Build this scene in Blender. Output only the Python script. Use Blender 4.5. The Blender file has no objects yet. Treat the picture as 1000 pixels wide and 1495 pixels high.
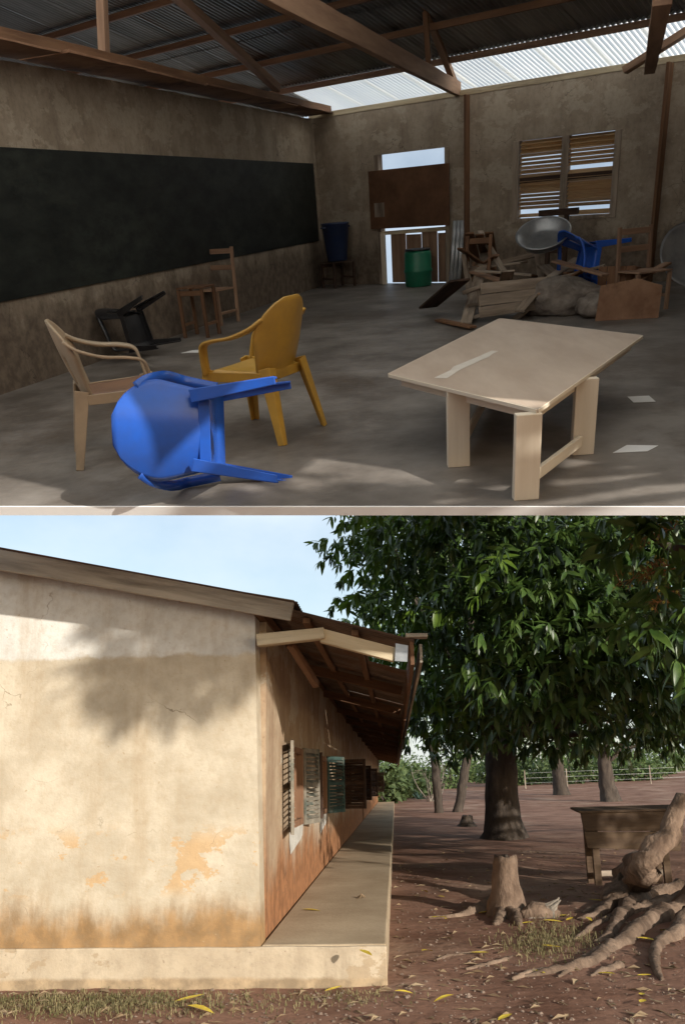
import bpy, bmesh, math, random
import numpy as np
from mathutils import Vector, Matrix, noise

# ------------------------------------------------------------------ camera
FPX, CX, PY, HL = 1150.0, 500.0, 880.0, 1142.0   # focal length, principal point, outdoor horizon (photo pixels)
EL, EU = 1.35, 1.60                              # eye height above the school yard and above the classroom floor
TH, RO = math.atan((HL - PY) / FPX), math.radians(1.2)
scene = bpy.context.scene
COL = scene.collection
fwd = Vector((0, math.cos(TH), math.sin(TH)))
up0 = Vector((0, -math.sin(TH), math.cos(TH)))
rt0 = Vector((1, 0, 0))
c_rt = rt0 * math.cos(RO) - up0 * math.sin(RO)
c_up = up0 * math.cos(RO) + rt0 * math.sin(RO)
CAM = Vector((0, 0, EL))
cd = bpy.data.cameras.new('camera')
cam = bpy.data.objects.new('camera', cd)
COL.objects.link(cam)
cam.matrix_world = Matrix(((c_rt.x, c_up.x, -fwd.x, CAM.x), (c_rt.y, c_up.y, -fwd.y, CAM.y), (c_rt.z, c_up.z, -fwd.z, CAM.z), (0, 0, 0, 1)))
cd.sensor_fit = 'HORIZONTAL'
cd.sensor_width = 36
cd.lens = FPX / 1000 * 36
cd.shift_y = (PY - 747.5) / 1000
cd.clip_start = 0.05
cd.clip_end = 3000
scene.camera = cam

# ------------------------------------------------------------------ light
SUN_AZ, SUN_EL = math.radians(37), math.radians(15)   # azimuth: right of straight behind the camera
sdir = Vector((math.sin(SUN_AZ) * math.cos(SUN_EL), -math.cos(SUN_AZ) * math.cos(SUN_EL), math.sin(SUN_EL)))
w = bpy.data.worlds.new('World')
scene.world = w
w.use_nodes = True
nt = w.node_tree
nt.nodes.clear()
out = nt.nodes.new('ShaderNodeOutputWorld')
bg = nt.nodes.new('ShaderNodeBackground')
sky = nt.nodes.new('ShaderNodeTexSky')
sky.sky_type = 'NISHITA'
sky.sun_disc = False
sky.sun_elevation = SUN_EL
sky.sun_rotation = math.atan2(sdir.x, sdir.y)
sky.air_density = 1.2
sky.dust_density = 1.5
tc = nt.nodes.new('ShaderNodeTexCoord')
mp = nt.nodes.new('ShaderNodeMapping')
mp.inputs['Scale'].default_value = (1.0, 1.0, 1.8)
cl = nt.nodes.new('ShaderNodeTexNoise')
cl.inputs['Scale'].default_value = 2.6
cl.inputs['Detail'].default_value = 7
cl.inputs['Roughness'].default_value = 0.55
cr = nt.nodes.new('ShaderNodeValToRGB')
cr.color_ramp.elements[0].position = 0.36
cr.color_ramp.elements[1].position = 0.66
cr.color_ramp.elements[0].color = (0.22, 0.22, 0.22, 1)
cr.color_ramp.elements[1].color = (0.85, 0.85, 0.85, 1)
mx = nt.nodes.new('ShaderNodeMix')
mx.data_type = 'RGBA'
mx.inputs['B'].default_value = (4.5, 5.1, 5.7, 1)
nt.links.new(tc.outputs['Generated'], mp.inputs['Vector'])
nt.links.new(mp.outputs['Vector'], cl.inputs['Vector'])
nt.links.new(cl.outputs['Fac'], cr.inputs['Fac'])
nt.links.new(cr.outputs['Color'], mx.inputs['Factor'])
nt.links.new(sky.outputs['Color'], mx.inputs['A'])
nt.links.new(mx.outputs['Result'], bg.inputs['Color'])
bg.inputs['Strength'].default_value = 0.13
nt.links.new(bg.outputs['Background'], out.inputs['Surface'])
sl = bpy.data.lights.new('sun', 'SUN')
sl.energy = 3.2
sl.angle = math.radians(0.6)
sl.color = (1.0, 0.935, 0.84)
so = bpy.data.objects.new('sun', sl)
COL.objects.link(so)
so.rotation_euler = sdir.to_track_quat('Z', 'Y').to_euler()
so.location = (6, -6, 12)
vs = scene.view_settings
vs.view_transform = 'Standard'
vs.look = 'None'
vs.gamma = 1
vs.exposure = 0.6
vs.use_curve_mapping = False

# ------------------------------------------------------------------ pixel -> place
def ray(x, y):
    return fwd + c_rt * ((x - CX) / FPX) + c_up * ((PY - y) / FPX)
def G(x, y, z=0.0):                      # pixel on a level plane of the yard
    r = ray(x, y)
    return CAM + r * ((z - EL) / r.z)
def atY(x, y, Y):
    r = ray(x, y)
    return CAM + r * (Y / r.y)
_a, _b = ray(493, 297), ray(893, 265)
r_u = _a.cross(_b).normalized()
if r_u.z < 0: r_u = -r_u
r_d = _a.normalized()
r_r = r_d.cross(r_u)
ORG = CAM - r_u * EU
RM = Matrix(((r_r.x, r_d.x, r_u.x, ORG.x), (r_r.y, r_d.y, r_u.y, ORG.y), (r_r.z, r_d.z, r_u.z, ORG.z), (0, 0, 0, 1)))
RE = Vector((0, 0, EU))
def rr(x, y):
    v = ray(x, y)
    return Vector((v.dot(r_r), v.dot(r_d), v.dot(r_u)))
def F(x, y, h=0.0):                      # pixel on a level plane of the classroom
    v = rr(x, y)
    return RE + v * ((h - EU) / v.z)
def P(x, y, p0, n):                      # pixel on any plane of the classroom
    v = rr(x, y)
    return RE + v * ((p0 - RE).dot(n) / v.dot(n))

# ------------------------------------------------------------------ materials
MATS = {}
def mat(name, c1, c2=None, scale=6, rough=0.8, bump=0.15, c3=None, stretch=None, var=0.12, metal=0, spec=0.3, trans=0, lo=0.35, hi=0.65, bscale=None, sheen=0):
    m = bpy.data.materials.new(name)
    m.use_nodes = True
    t = m.node_tree
    b = t.nodes['Principled BSDF']
    N = t.nodes.new
    L = t.links.new
    co = N('ShaderNodeTexCoord')
    mpn = N('ShaderNodeMapping')
    L(co.outputs['Object'], mpn.inputs['Vector'])
    if stretch: mpn.inputs['Scale'].default_value = stretch
    inf = N('ShaderNodeObjectInfo')
    addv = N('ShaderNodeVectorMath')
    addv.operation = 'ADD'
    mulr = N('ShaderNodeMath')
    mulr.operation = 'MULTIPLY'
    mulr.inputs[1].default_value = 37.0
    L(inf.outputs['Random'], mulr.inputs[0])
    L(mpn.outputs['Vector'], addv.inputs[0])
    L(mulr.outputs[0], addv.inputs[1])
    n1 = N('ShaderNodeTexNoise')
    n1.inputs['Scale'].default_value = scale
    n1.inputs['Detail'].default_value = 8
    n1.inputs['Roughness'].default_value = 0.62
    L(addv.outputs[0], n1.inputs['Vector'])
    rp = N('ShaderNodeValToRGB')
    rp.color_ramp.elements[0].position = lo
    rp.color_ramp.elements[1].position = hi
    rp.color_ramp.elements[0].color = (*c1, 1)
    rp.color_ramp.elements[1].color = (*(c2 or c1), 1)
    L(n1.outputs['Fac'], rp.inputs['Fac'])
    col = rp.outputs['Color']
    if c3:
        n3 = N('ShaderNodeTexNoise')
        n3.inputs['Scale'].default_value = scale * 0.31
        n3.inputs['Detail'].default_value = 9
        n3.inputs['Roughness'].default_value = 0.7
        L(addv.outputs[0], n3.inputs['Vector'])
        r3 = N('ShaderNodeValToRGB')
        r3.color_ramp.elements[0].position = 0.52
        r3.color_ramp.elements[1].position = 0.66
        L(n3.outputs['Fac'], r3.inputs['Fac'])
        m3 = N('ShaderNodeMix')
        m3.data_type = 'RGBA'
        L(r3.outputs['Color'], m3.inputs['Factor'])
        L(col, m3.inputs['A'])
        m3.inputs['B'].default_value = (*c3, 1)
        col = m3.outputs['Result']
    if var:
        hs = N('ShaderNodeHueSaturation')
        mr = N('ShaderNodeMapRange')
        mr.inputs['To Min'].default_value = 1 - var
        mr.inputs['To Max'].default_value = 1 + var
        L(inf.outputs['Random'], mr.inputs['Value'])
        L(mr.outputs['Result'], hs.inputs['Value'])
        L(col, hs.inputs['Color'])
        col = hs.outputs['Color']
    L(col, b.inputs['Base Color'])
    b.inputs['Roughness'].default_value = rough
    b.inputs['Metallic'].default_value = metal
    b.inputs['Specular IOR Level'].default_value = spec
    if bump:
        n2 = N('ShaderNodeTexNoise')
        n2.inputs['Scale'].default_value = bscale or scale * 4
        n2.inputs['Detail'].default_value = 6
        L(addv.outputs[0], n2.inputs['Vector'])
        bp = N('ShaderNodeBump')
        bp.inputs['Strength'].default_value = bump
        bp.inputs['Distance'].default_value = 0.02
        L(n2.outputs['Fac'], bp.inputs['Height'])
        L(bp.outputs['Normal'], b.inputs['Normal'])
    if trans:
        tr = N('ShaderNodeBsdfTranslucent')
        L(col, tr.inputs['Color'])
        ms = N('ShaderNodeMixShader')
        ms.inputs['Fac'].default_value = trans
        L(b.outputs['BSDF'], ms.inputs[1])
        L(tr.outputs['BSDF'], ms.inputs[2])
        L(ms.outputs['Shader'], t.nodes['Material Output'].inputs['Surface'])
    MATS[name] = m
    return m

def wall_mat(name, base, base2, low, zlow, top=None, ztop=9.0, patch=None, pscale=1.6, grime=(0.2, 0.17, 0.13), pz=None):
    """old plaster: mottled paint, run-off grime, splash-stained foot, optional unpainted top zone and peeled patches"""
    m = bpy.data.materials.new(name)
    m.use_nodes = True
    t = m.node_tree
    b = t.nodes['Principled BSDF']
    N = t.nodes.new
    L = t.links.new
    co = N('ShaderNodeTexCoord')
    def nz(scale, detail=8, rough=0.6, sc=(1, 1, 1)):
        q = N('ShaderNodeMapping')
        q.inputs['Scale'].default_value = sc
        L(co.outputs['Object'], q.inputs['Vector'])
        n = N('ShaderNodeTexNoise')
        n.inputs['Scale'].default_value = scale
        n.inputs['Detail'].default_value = detail
        n.inputs['Roughness'].default_value = rough
        L(q.outputs['Vector'], n.inputs['Vector'])
        return n.outputs['Fac']
    def rng(v, a, c, t0=0.0, t1=1.0):
        q = N('ShaderNodeMapRange')
        q.interpolation_type = 'SMOOTHSTEP'
        q.inputs['From Min'].default_value = a
        q.inputs['From Max'].default_value = c
        q.inputs['To Min'].default_value = t0
        q.inputs['To Max'].default_value = t1
        L(v, q.inputs['Value'])
        return q.outputs['Result']
    def mix(fac, a, c):
        q = N('ShaderNodeMix')
        q.data_type = 'RGBA'
        L(fac, q.inputs['Factor'])
        if isinstance(a, tuple): q.inputs['A'].default_value = (*a, 1)
        else: L(a, q.inputs['A'])
        if isinstance(c, tuple): q.inputs['B'].default_value = (*c, 1)
        else: L(c, q.inputs['B'])
        return q.outputs['Result']
    def mth(op, a, c):
        q = N('ShaderNodeMath')
        q.operation = op
        for i, v in enumerate((a, c)):
            if isinstance(v, (int, float)): q.inputs[i].default_value = v
            else: L(v, q.inputs[i])
        return q.outputs[0]
    sp = N('ShaderNodeSeparateXYZ')
    L(co.outputs['Object'], sp.inputs[0])
    z = sp.outputs['Z']
    col = mix(rng(nz(2.2), 0.35, 0.65), base, base2)
    if top:
        zz = mth('ADD', z, mth('MULTIPLY', nz(5, 9, 0.65), 0.16))
        col = mix(rng(zz, ztop + 0.06, ztop + 0.10), col, mix(rng(nz(3.3), 0.4, 0.7), top, tuple(v * 0.82 for v in top)))
    col = mix(mth('MULTIPLY', rng(nz(3.0, 9, 0.7, (1, 1, 0.16)), 0.47, 0.75), 0.55), col, grime)
    if patch:
        pf = rng(nz(pscale, 10, 0.68, (1, 1, 1.5)), 0.535, 0.548)
        if pz:
            pf = mth('MULTIPLY', pf, mth('MULTIPLY', rng(z, pz[0], pz[0] + 0.12), rng(z, pz[1], pz[1] - 0.2)))
        col = mix(mth('MULTIPLY', pf, 0.75), col, patch)
    zl = mth('ADD', z, mth('MULTIPLY', mth('SUBTRACT', nz(2.6, 9, 0.7, (1, 1, 0.35)), 0.5), zlow * 1.6))
    col = mix(rng(zl, zlow * 1.35, zlow * 0.75), col, mix(rng(nz(7), 0.35, 0.65), low, tuple(v * 0.6 for v in low)))
    vo = N('ShaderNodeTexVoronoi')
    vo.feature = 'DISTANCE_TO_EDGE'
    vo.inputs['Scale'].default_value = 1.3
    wq = N('ShaderNodeVectorMath')
    wq.operation = 'ADD'
    wn_ = N('ShaderNodeTexNoise')
    wn_.inputs['Scale'].default_value = 3.5
    wn_.inputs['Detail'].default_value = 6
    L(co.outputs['Object'], wn_.inputs['Vector'])
    wm = N('ShaderNodeVectorMath')
    wm.operation = 'SCALE'
    wm.inputs['Scale'].default_value = 0.45
    L(wn_.outputs['Color'], wm.inputs[0])
    L(co.outputs['Object'], wq.inputs[0])
    L(wm.outputs[0], wq.inputs[1])
    L(wq.outputs[0], vo.inputs['Vector'])
    crack = mth('MULTIPLY', rng(vo.outputs['Distance'], 0.006, 0.0015), rng(nz(1.1, 4), 0.52, 0.60))
    col = mix(mth('MULTIPLY', crack, 0.7), col, tuple(v * 0.5 for v in grime))
    fine = rng(nz(14, 9, 0.72), 0.42, 0.70)
    col = mix(mth('MULTIPLY', fine, 0.32), col, grime)
    spots = rng(nz(26, 3, 0.5), 0.68, 0.73)
    col = mix(mth('MULTIPLY', spots, 0.6), col, grime)
    L(col, b.inputs['Base Color'])
    b.inputs['Roughness'].default_value = 0.9
    b.inputs['Specular IOR Level'].default_value = 0.15
    bp = N('ShaderNodeBump')
    bp.inputs['Strength'].default_value = 0.35
    bp.inputs['Distance'].default_value = 0.02
    L(mth('ADD', nz(9, 9, 0.6), mth('MULTIPLY', nz(60, 4), 0.25)), bp.inputs['Height'])
    L(bp.outputs['Normal'], b.inputs['Normal'])
    return m

wood_old = mat('weathered grey wood', (0.24, 0.215, 0.18), (0.52, 0.475, 0.40), scale=9, stretch=(1, 1, 0.10), rough=0.9, bump=0.5, c3=(0.13, 0.11, 0.09))
wood_cream = mat('pale sawn wood', (0.42, 0.34, 0.22), (0.60, 0.52, 0.37), scale=8, stretch=(1, 1, 0.1), rough=0.85, bump=0.3, c3=(0.3, 0.24, 0.16))
wood_brown = mat('brown timber', (0.11, 0.055, 0.03), (0.22, 0.12, 0.065), scale=8, stretch=(1, 1, 0.1), rough=0.8, bump=0.3)
wood_red = mat('reddish rafter timber', (0.22, 0.13, 0.085), (0.36, 0.23, 0.15), scale=8, stretch=(1, 1, 0.1), rough=0.8, bump=0.3)
wood_dark = mat('dark stained timber', (0.035, 0.022, 0.016), (0.08, 0.045, 0.03), scale=8, stretch=(1, 1, 0.1), rough=0.75, bump=0.3)
wood_new = mat('new planed table wood', (0.62, 0.54, 0.42), (0.76, 0.69, 0.57), scale=5, stretch=(1, 1, 0.08), rough=0.6, bump=0.12, var=0.05)
wood_grey = mat('dusty scrap wood', (0.18, 0.14, 0.105), (0.40, 0.33, 0.26), scale=7, stretch=(1, 1, 0.12), rough=0.9, bump=0.3, c3=(0.10, 0.07, 0.05))
ply = mat('scuffed tabletop veneer', (0.42, 0.33, 0.26), (0.52, 0.43, 0.35), scale=4, stretch=(1, 0.25, 1), rough=0.45, bump=0.05, var=0, spec=0.4)
ply_wear = mat('pale worn veneer strip', (0.58, 0.54, 0.48), (0.66, 0.62, 0.56), scale=9, rough=0.5, var=0)
board_brown = mat('brown hardboard', (0.10, 0.048, 0.024), (0.17, 0.085, 0.045), scale=3, rough=0.7, bump=0.15)
soffit = mat('stained ceiling board', (0.20, 0.105, 0.06), (0.31, 0.18, 0.11), scale=3, rough=0.85, bump=0.2, c3=(0.10, 0.055, 0.035))
metal_roof = mat('weathered corrugated iron', (0.14, 0.145, 0.15), (0.30, 0.305, 0.31), scale=2.5, stretch=(1, 0.15, 1), rough=0.42, metal=0.75, bump=0.05, c3=(0.14, 0.10, 0.08))
metal_rust = mat('rust stained roofing iron', (0.10, 0.07, 0.055), (0.20, 0.15, 0.12), scale=3, rough=0.75, metal=0.3, bump=0.2, c3=(0.16, 0.07, 0.035))
sheet_clear = mat('translucent roofing sheet', (0.84, 0.85, 0.84), (0.93, 0.93, 0.90), scale=2, stretch=(1, 0.2, 1), rough=0.5, bump=0, trans=0.85, var=0.03)
slat_thin = mat('thin glow-toned shutter slats', (0.42, 0.27, 0.13), (0.60, 0.43, 0.25), scale=8, stretch=(0.1, 1, 1), rough=0.8, bump=0.1, trans=0.45)  # pale translucent wood stands in for daylight glowing through the slats
tin = mat('grey tin', (0.26, 0.27, 0.28), (0.42, 0.43, 0.44), scale=4, rough=0.4, metal=0.6, bump=0.05)
floor_m = mat('worn concrete floor', (0.10, 0.086, 0.074), (0.235, 0.213, 0.192), scale=1.3, rough=0.5, bump=0.2, c3=(0.085, 0.064, 0.048), var=0, spec=0.5, bscale=14)
white_edge = mat('white painted slab edge', (0.80, 0.80, 0.79), (0.84, 0.84, 0.83), scale=4, rough=0.8, bump=0.05, var=0)
wall_room = wall_mat('stained classroom plaster', (0.30, 0.245, 0.185), (0.40, 0.335, 0.26), (0.21, 0.165, 0.125), 0.75, patch=(0.43, 0.37, 0.29), pscale=1.3, grime=(0.14, 0.11, 0.085))
blackboard_m = mat('blackboard paint with chalk dust', (0.008, 0.010, 0.009), (0.024, 0.028, 0.024), scale=2.2, stretch=(1, 1, 2.2), rough=0.6, bump=0.05, c3=(0.038, 0.044, 0.036), var=0)
def plastic(name, c, rough=0.32):
    return mat(name, c, tuple(v * 0.72 + 0.012 for v in c), scale=5, rough=rough, bump=0.04, var=0, spec=0.5, c3=tuple(v * 0.8 + 0.02 for v in c))
pl_yellow = plastic('yellow plastic', (0.52, 0.30, 0.045), 0.4)
pl_cream = plastic('dirty cream plastic', (0.40, 0.31, 0.21), 0.5)
pl_brown = plastic('brown stained plastic seat', (0.22, 0.12, 0.07), 0.5)
pl_blue = plastic('blue plastic', (0.018, 0.11, 0.55), 0.25)
pl_navy = plastic('dark blue plastic', (0.012, 0.028, 0.09), 0.35)
pl_black = plastic('black plastic', (0.010, 0.010, 0.012), 0.4)
pl_green = plastic('green plastic', (0.012, 0.19, 0.10), 0.4)
paper = mat('white paper', (0.75, 0.75, 0.74), (0.8, 0.8, 0.8), rough=0.9, bump=0.05)
sack_m = mat('dusty grey sacking', (0.12, 0.10, 0.085), (0.24, 0.21, 0.18), scale=6, rough=0.95, bump=0.6)
gable_m = wall_mat('cream gable plaster', (0.62, 0.50, 0.335), (0.70, 0.585, 0.41), (0.50, 0.315, 0.15), 0.30, top=(0.69, 0.67, 0.585), ztop=1.96, patch=(0.55, 0.36, 0.18), pscale=1.5, grime=(0.40, 0.31, 0.20), pz=(0.52, 1.05))
side_m = wall_mat('grey brown veranda plaster', (0.37, 0.27, 0.18), (0.46, 0.36, 0.25), (0.36, 0.17, 0.08), 0.75, patch=(0.50, 0.45, 0.36), pscale=0.9, grime=(0.22, 0.13, 0.08))
concrete = wall_mat('worn plinth cement', (0.46, 0.37, 0.26), (0.54, 0.445, 0.32), (0.46, 0.34, 0.21), 0.05, grime=(0.26, 0.20, 0.14), patch=(0.40, 0.30, 0.19), pscale=1.2)
walk_m = mat('walkway cement', (0.35, 0.265, 0.17), (0.47, 0.37, 0.25), scale=1.6, rough=0.85, bump=0.2, c3=(0.27, 0.20, 0.13), var=0, bscale=30)
green_paint = mat('faded green shutter paint', (0.030, 0.062, 0.055), (0.062, 0.105, 0.09), scale=9, rough=0.75, bump=0.25, c3=(0.16, 0.14, 0.11))
frame_wood = mat('red brown window frame', (0.20, 0.10, 0.055), (0.30, 0.17, 0.10), scale=8, stretch=(1, 1, 0.15), rough=0.8, bump=0.2)
shutter_grey = mat('bare grey brown shutter wood', (0.16, 0.145, 0.115), (0.30, 0.265, 0.21), scale=9, rough=0.8, bump=0.25, c3=(0.07, 0.10, 0.085))
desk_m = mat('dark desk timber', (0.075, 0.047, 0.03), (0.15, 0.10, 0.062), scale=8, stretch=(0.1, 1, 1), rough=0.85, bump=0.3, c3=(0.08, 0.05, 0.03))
dark_in = mat('dark interior plaster', (0.10, 0.08, 0.06), (0.14, 0.11, 0.08), rough=0.95)  # dark even brown for the inner floor
patch_m = mat('grey cement patch', (0.42, 0.40, 0.36), (0.60, 0.58, 0.53), scale=9, rough=0.9, bump=0.4)
soil = mat('red brown earth', (0.155, 0.080, 0.053), (0.285, 0.162, 0.113), scale=1.1, rough=0.95, bump=0.9, c3=(0.33, 0.22, 0.155), var=0, bscale=9, spec=0.1)
stone_m = mat('earth crumbs and pebbles', (0.13, 0.085, 0.06), (0.30, 0.22, 0.17), scale=0.8, rough=0.95, bump=0.3, bscale=30)
litter_m = mat('dry leaf litter', (0.20, 0.13, 0.07), (0.36, 0.27, 0.17), scale=3, rough=0.9, bump=0)
grass_m = mat('dry grass', (0.10, 0.10, 0.035), (0.34, 0.28, 0.15), scale=11, rough=0.9, bump=0, trans=0.25)
bark = mat('mango bark', (0.040, 0.031, 0.025), (0.095, 0.074, 0.058), scale=7, stretch=(1, 1, 0.3), rough=0.95, bump=1.0, c3=(0.06, 0.045, 0.033), bscale=22)
bark_pale = mat('dusty root bark', (0.11, 0.072, 0.050), (0.27, 0.19, 0.135), scale=6, stretch=(1, 1, 0.5), rough=0.95, bump=1.0, c3=(0.12, 0.08, 0.055), bscale=26)
drift = mat('bleached dead wood', (0.15, 0.125, 0.10), (0.33, 0.29, 0.24), scale=8, stretch=(0.3, 1, 1), rough=0.95, bump=0.9)
leaf_yellow = mat('fallen yellow leaf', (0.62, 0.42, 0.04), (0.75, 0.58, 0.08), scale=12, rough=0.55, bump=0.1, var=0.22)
def leafmat(name, a, b2, tr=0.22, rough=0.38):
    return mat(name, a, b2, scale=4.5, rough=rough, bump=0, var=0.25, spec=0.45, trans=tr)
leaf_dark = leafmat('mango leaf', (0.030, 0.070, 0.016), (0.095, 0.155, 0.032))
leaf_light = leafmat('sunlit-toned mango leaf', (0.065, 0.135, 0.018), (0.15, 0.23, 0.03), 0.35)  # sunlight on the crown's left side put into the leaf colour
leaf_bush = leafmat('scrub leaf', (0.075, 0.12, 0.040), (0.14, 0.19, 0.065), 0.25, 0.7)
leaf_agave = leafmat('agave leaf', (0.05, 0.10, 0.07), (0.09, 0.15, 0.10), 0.1, 0.6)
panicle_m = mat('mango flower stalk', (0.20, 0.085, 0.035), (0.32, 0.17, 0.06), scale=8, rough=0.8, bump=0)
fruit_m = mat('small green mango fruit', (0.22, 0.24, 0.05), (0.34, 0.32, 0.07), scale=8, rough=0.5, bump=0)

# ------------------------------------------------------------------ mesh helpers
class MB:
    def __init__(s): s.v, s.f = [], []
    def add(s, vs, fs):
        n = len(s.v)
        s.v += [tuple(q) for q in vs]
        s.f += [tuple(n + i for i in q) for q in fs]
        return s
    def box(s, lo, hi):
        x0, y0, z0 = lo
        x1, y1, z1 = hi
        return s.add([(x0, y0, z0), (x1, y0, z0), (x1, y1, z0), (x0, y1, z0), (x0, y0, z1), (x1, y0, z1), (x1, y1, z1), (x0, y1, z1)],
                     [(0, 3, 2, 1), (4, 5, 6, 7), (0, 1, 5, 4), (1, 2, 6, 5), (2, 3, 7, 6), (3, 0, 4, 7)])
    def hexa(s, q):                      # 8 points: bottom ring then top ring
        return s.add(q, [(0, 3, 2, 1), (4, 5, 6, 7), (0, 1, 5, 4), (1, 2, 6, 5), (2, 3, 7, 6), (3, 0, 4, 7)])
    def bar(s, a, b, w_, h_, up=(0, 0, 1), w2=None, h2=None):
        a, b = Vector(a), Vector(b)
        d = (b - a).normalized()
        upv = Vector(up)
        if abs(d.dot(upv.normalized())) > 0.98: upv = Vector((0, 1, 0))
        x = d.cross(upv).normalized()
        y = x.cross(d)
        w2 = w2 or w_
        h2 = h2 or h_
        q = []
        for c, ww, hh in ((a, w_, h_), (b, w2, h2)):
            q += [c - x * ww / 2 - y * hh / 2, c + x * ww / 2 - y * hh / 2, c + x * ww / 2 + y * hh / 2, c - x * ww / 2 + y * hh / 2]
        return s.hexa(q)
    def tube(s, pts, rad, n=10, wob=0.0, seed=0, cap=True):
        pts = [Vector(q) for q in pts]
        vs, fs = [], []
        x = None
        for i, q in enumerate(pts):
            d = (pts[min(i + 1, len(pts) - 1)] - pts[max(i - 1, 0)]).normalized()
            if x is None: x = d.orthogonal().normalized()
            x = (x - d * x.dot(d)).normalized()
            y = d.cross(x)
            for k in range(n):
                a = 2 * math.pi * k / n
                o = x * math.cos(a) + y * math.sin(a)
                r = rad[i]
                if wob: r *= 1 + wob * noise.noise((q + o * r) * (1.6 / max(r, 0.05)) * 0.5 + Vector((seed, seed, 0))) + wob * 0.8 * noise.noise((q + o * r) * 14 + Vector((seed, 3, 0)))
                vs.append(q + o * r)
        for i in range(len(pts) - 1):
            for k in range(n):
                a, b2 = i * n + k, i * n + (k + 1) % n
                fs.append((a, b2, b2 + n, a + n))
        if cap:
            fs.append(tuple(range(n - 1, -1, -1)))
            fs.append(tuple((len(pts) - 1) * n + k for k in range(n)))
        return s.add(vs, fs)
    def lathe(s, prof, n=20, c=(0, 0, 0)):
        vs, fs = [], []
        for (r, z) in prof:
            for k in range(n):
                a = 2 * math.pi * k / n
                vs.append((c[0] + r * math.cos(a), c[1] + r * math.sin(a), c[2] + z))
        for i in range(len(prof) - 1):
            for k in range(n):
                a, b2 = i * n + k, i * n + (k + 1) % n
                fs.append((a, b2, b2 + n, a + n))
        return s.add(vs, fs)
    def prism(s, poly, lo, hi, axis=2):
        n = len(poly)
        def p3(q, h):
            return (q[0], q[1], h) if axis == 2 else ((q[0], h, q[1]) if axis == 1 else (h, q[0], q[1]))
        return s.add([p3(q, lo) for q in poly] + [p3(q, hi) for q in poly],
                     [tuple(range(n - 1, -1, -1)), tuple(range(n, 2 * n))] + [(i, (i + 1) % n, n + (i + 1) % n, n + i) for i in range(n)])
    def mesh(s, name, m, smooth=False):
        me = bpy.data.meshes.new(name)
        me.from_pydata(s.v, [], s.f)
        bm = bmesh.new()
        bm.from_mesh(me)
        bmesh.ops.recalc_face_normals(bm, faces=bm.faces)
        bm.to_mesh(me)
        bm.free()
        me.materials.append(m)
        if smooth:
            for q in me.polygons: q.use_smooth = True
        return me
    def build(s, name, m, parent=None, M=None, smooth=False, bevel=0, sub=0, solid=0, kind=None):
        return link(name, s.mesh(name, m, smooth), parent, M, bevel, sub, solid, kind)
def link(name, me, parent=None, M=None, bevel=0, sub=0, solid=0, kind=None):
    o = bpy.data.objects.new(name, me)
    COL.objects.link(o)
    if parent: o.parent = parent
    if M is not None:
        if parent: o.matrix_local = M
        else: o.matrix_world = M
    if solid:
        q = o.modifiers.new('solid', 'SOLIDIFY')
        q.thickness = solid
        q.offset = 0
    if bevel:
        q = o.modifiers.new('bevel', 'BEVEL')
        q.width = bevel
        q.segments = 2
        q.limit_method = 'ANGLE'
    if sub:
        q = o.modifiers.new('sub', 'SUBSURF')
        q.levels = q.render_levels = sub
    if kind: o['kind'] = kind
    return o
def tag(o, label, cat, group=None):
    o['label'] = label
    o['category'] = cat
    if group: o['group'] = group
    return o
def thing(name, label, cat, M=None, group=None):
    o = bpy.data.objects.new(name, None)
    o.empty_display_size = 0.1
    COL.objects.link(o)
    if M is not None: o.matrix_world = M
    return tag(o, label, cat, group)
def struct(o):
    o['kind'] = 'structure'
    return o
def T(x, y=None, z=0):
    return Matrix.Translation(Vector(x) if y is None else Vector((x, y, z)))
def RZ(a): return Matrix.Rotation(a, 4, 'Z')
def RX(a): return Matrix.Rotation(a, 4, 'X')
def RY(a): return Matrix.Rotation(a, 4, 'Y')
_bc = {}
def beam(parent, name, a, b, w_, h_, m, up=(0, 0, 1), bevel=0.004, jag=0.0):
    """a board of its own, its local Z along its length so the grain follows it"""
    a, b = Vector(a), Vector(b)
    d = (b - a)
    ln = d.length
    d.normalize()
    u = Vector(up).normalized()
    if abs(d.dot(u)) > 0.985: u = Vector((0, 1, 0)) if abs(d.y) < 0.9 else Vector((1, 0, 0))
    x = d.cross(u).normalized()
    y = d.cross(x)
    M = Matrix(((x.x, y.x, d.x, a.x), (x.y, y.y, d.y, a.y), (x.z, y.z, d.z, a.z), (0, 0, 0, 1)))
    key = (round(w_, 4), round(h_, 4), round(ln, 4), m.name, round(jag, 3))
    if key not in _bc:
        mb = MB()
        n = max(1, int(ln / 0.35)) if jag else 1
        rg = random.Random(hash(key[:3]) & 0xffff)
        rings = []
        for i in range(n + 1):
            z = ln * i / n
            j = [rg.uniform(-jag, jag) for _ in range(4)] if jag else [0] * 4
            rings.append([(-w_ / 2 + j[0] * .3, -h_ / 2 + j[1], z), (w_ / 2 + j[0] * .3, -h_ / 2 + j[1], z), (w_ / 2 + j[2] * .3, h_ / 2 + j[3], z), (-w_ / 2 + j[2] * .3, h_ / 2 + j[3], z)])
        vsx = [q for r in rings for q in r]
        fs = [(3, 2, 1, 0), tuple(4 * n + k for k in range(4))]
        for i in range(n):
            for k in range(4):
                fs.append((4 * i + k, 4 * i + (k + 1) % 4, 4 * i + 4 + (k + 1) % 4, 4 * i + 4 + k))
        mb.add(vsx, fs)
        _bc[key] = mb.mesh(name, m)
    return link(name, _bc[key], parent, M, bevel=bevel)
def copy_tree(o, parent=None):
    c = o.copy()
    COL.objects.link(c)
    c.parent = parent
    if parent is None: c.matrix_world = o.matrix_world
    for ch in o.children:
        copy_tree(ch, c)
    return c
rnd = random.Random(7)

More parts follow.
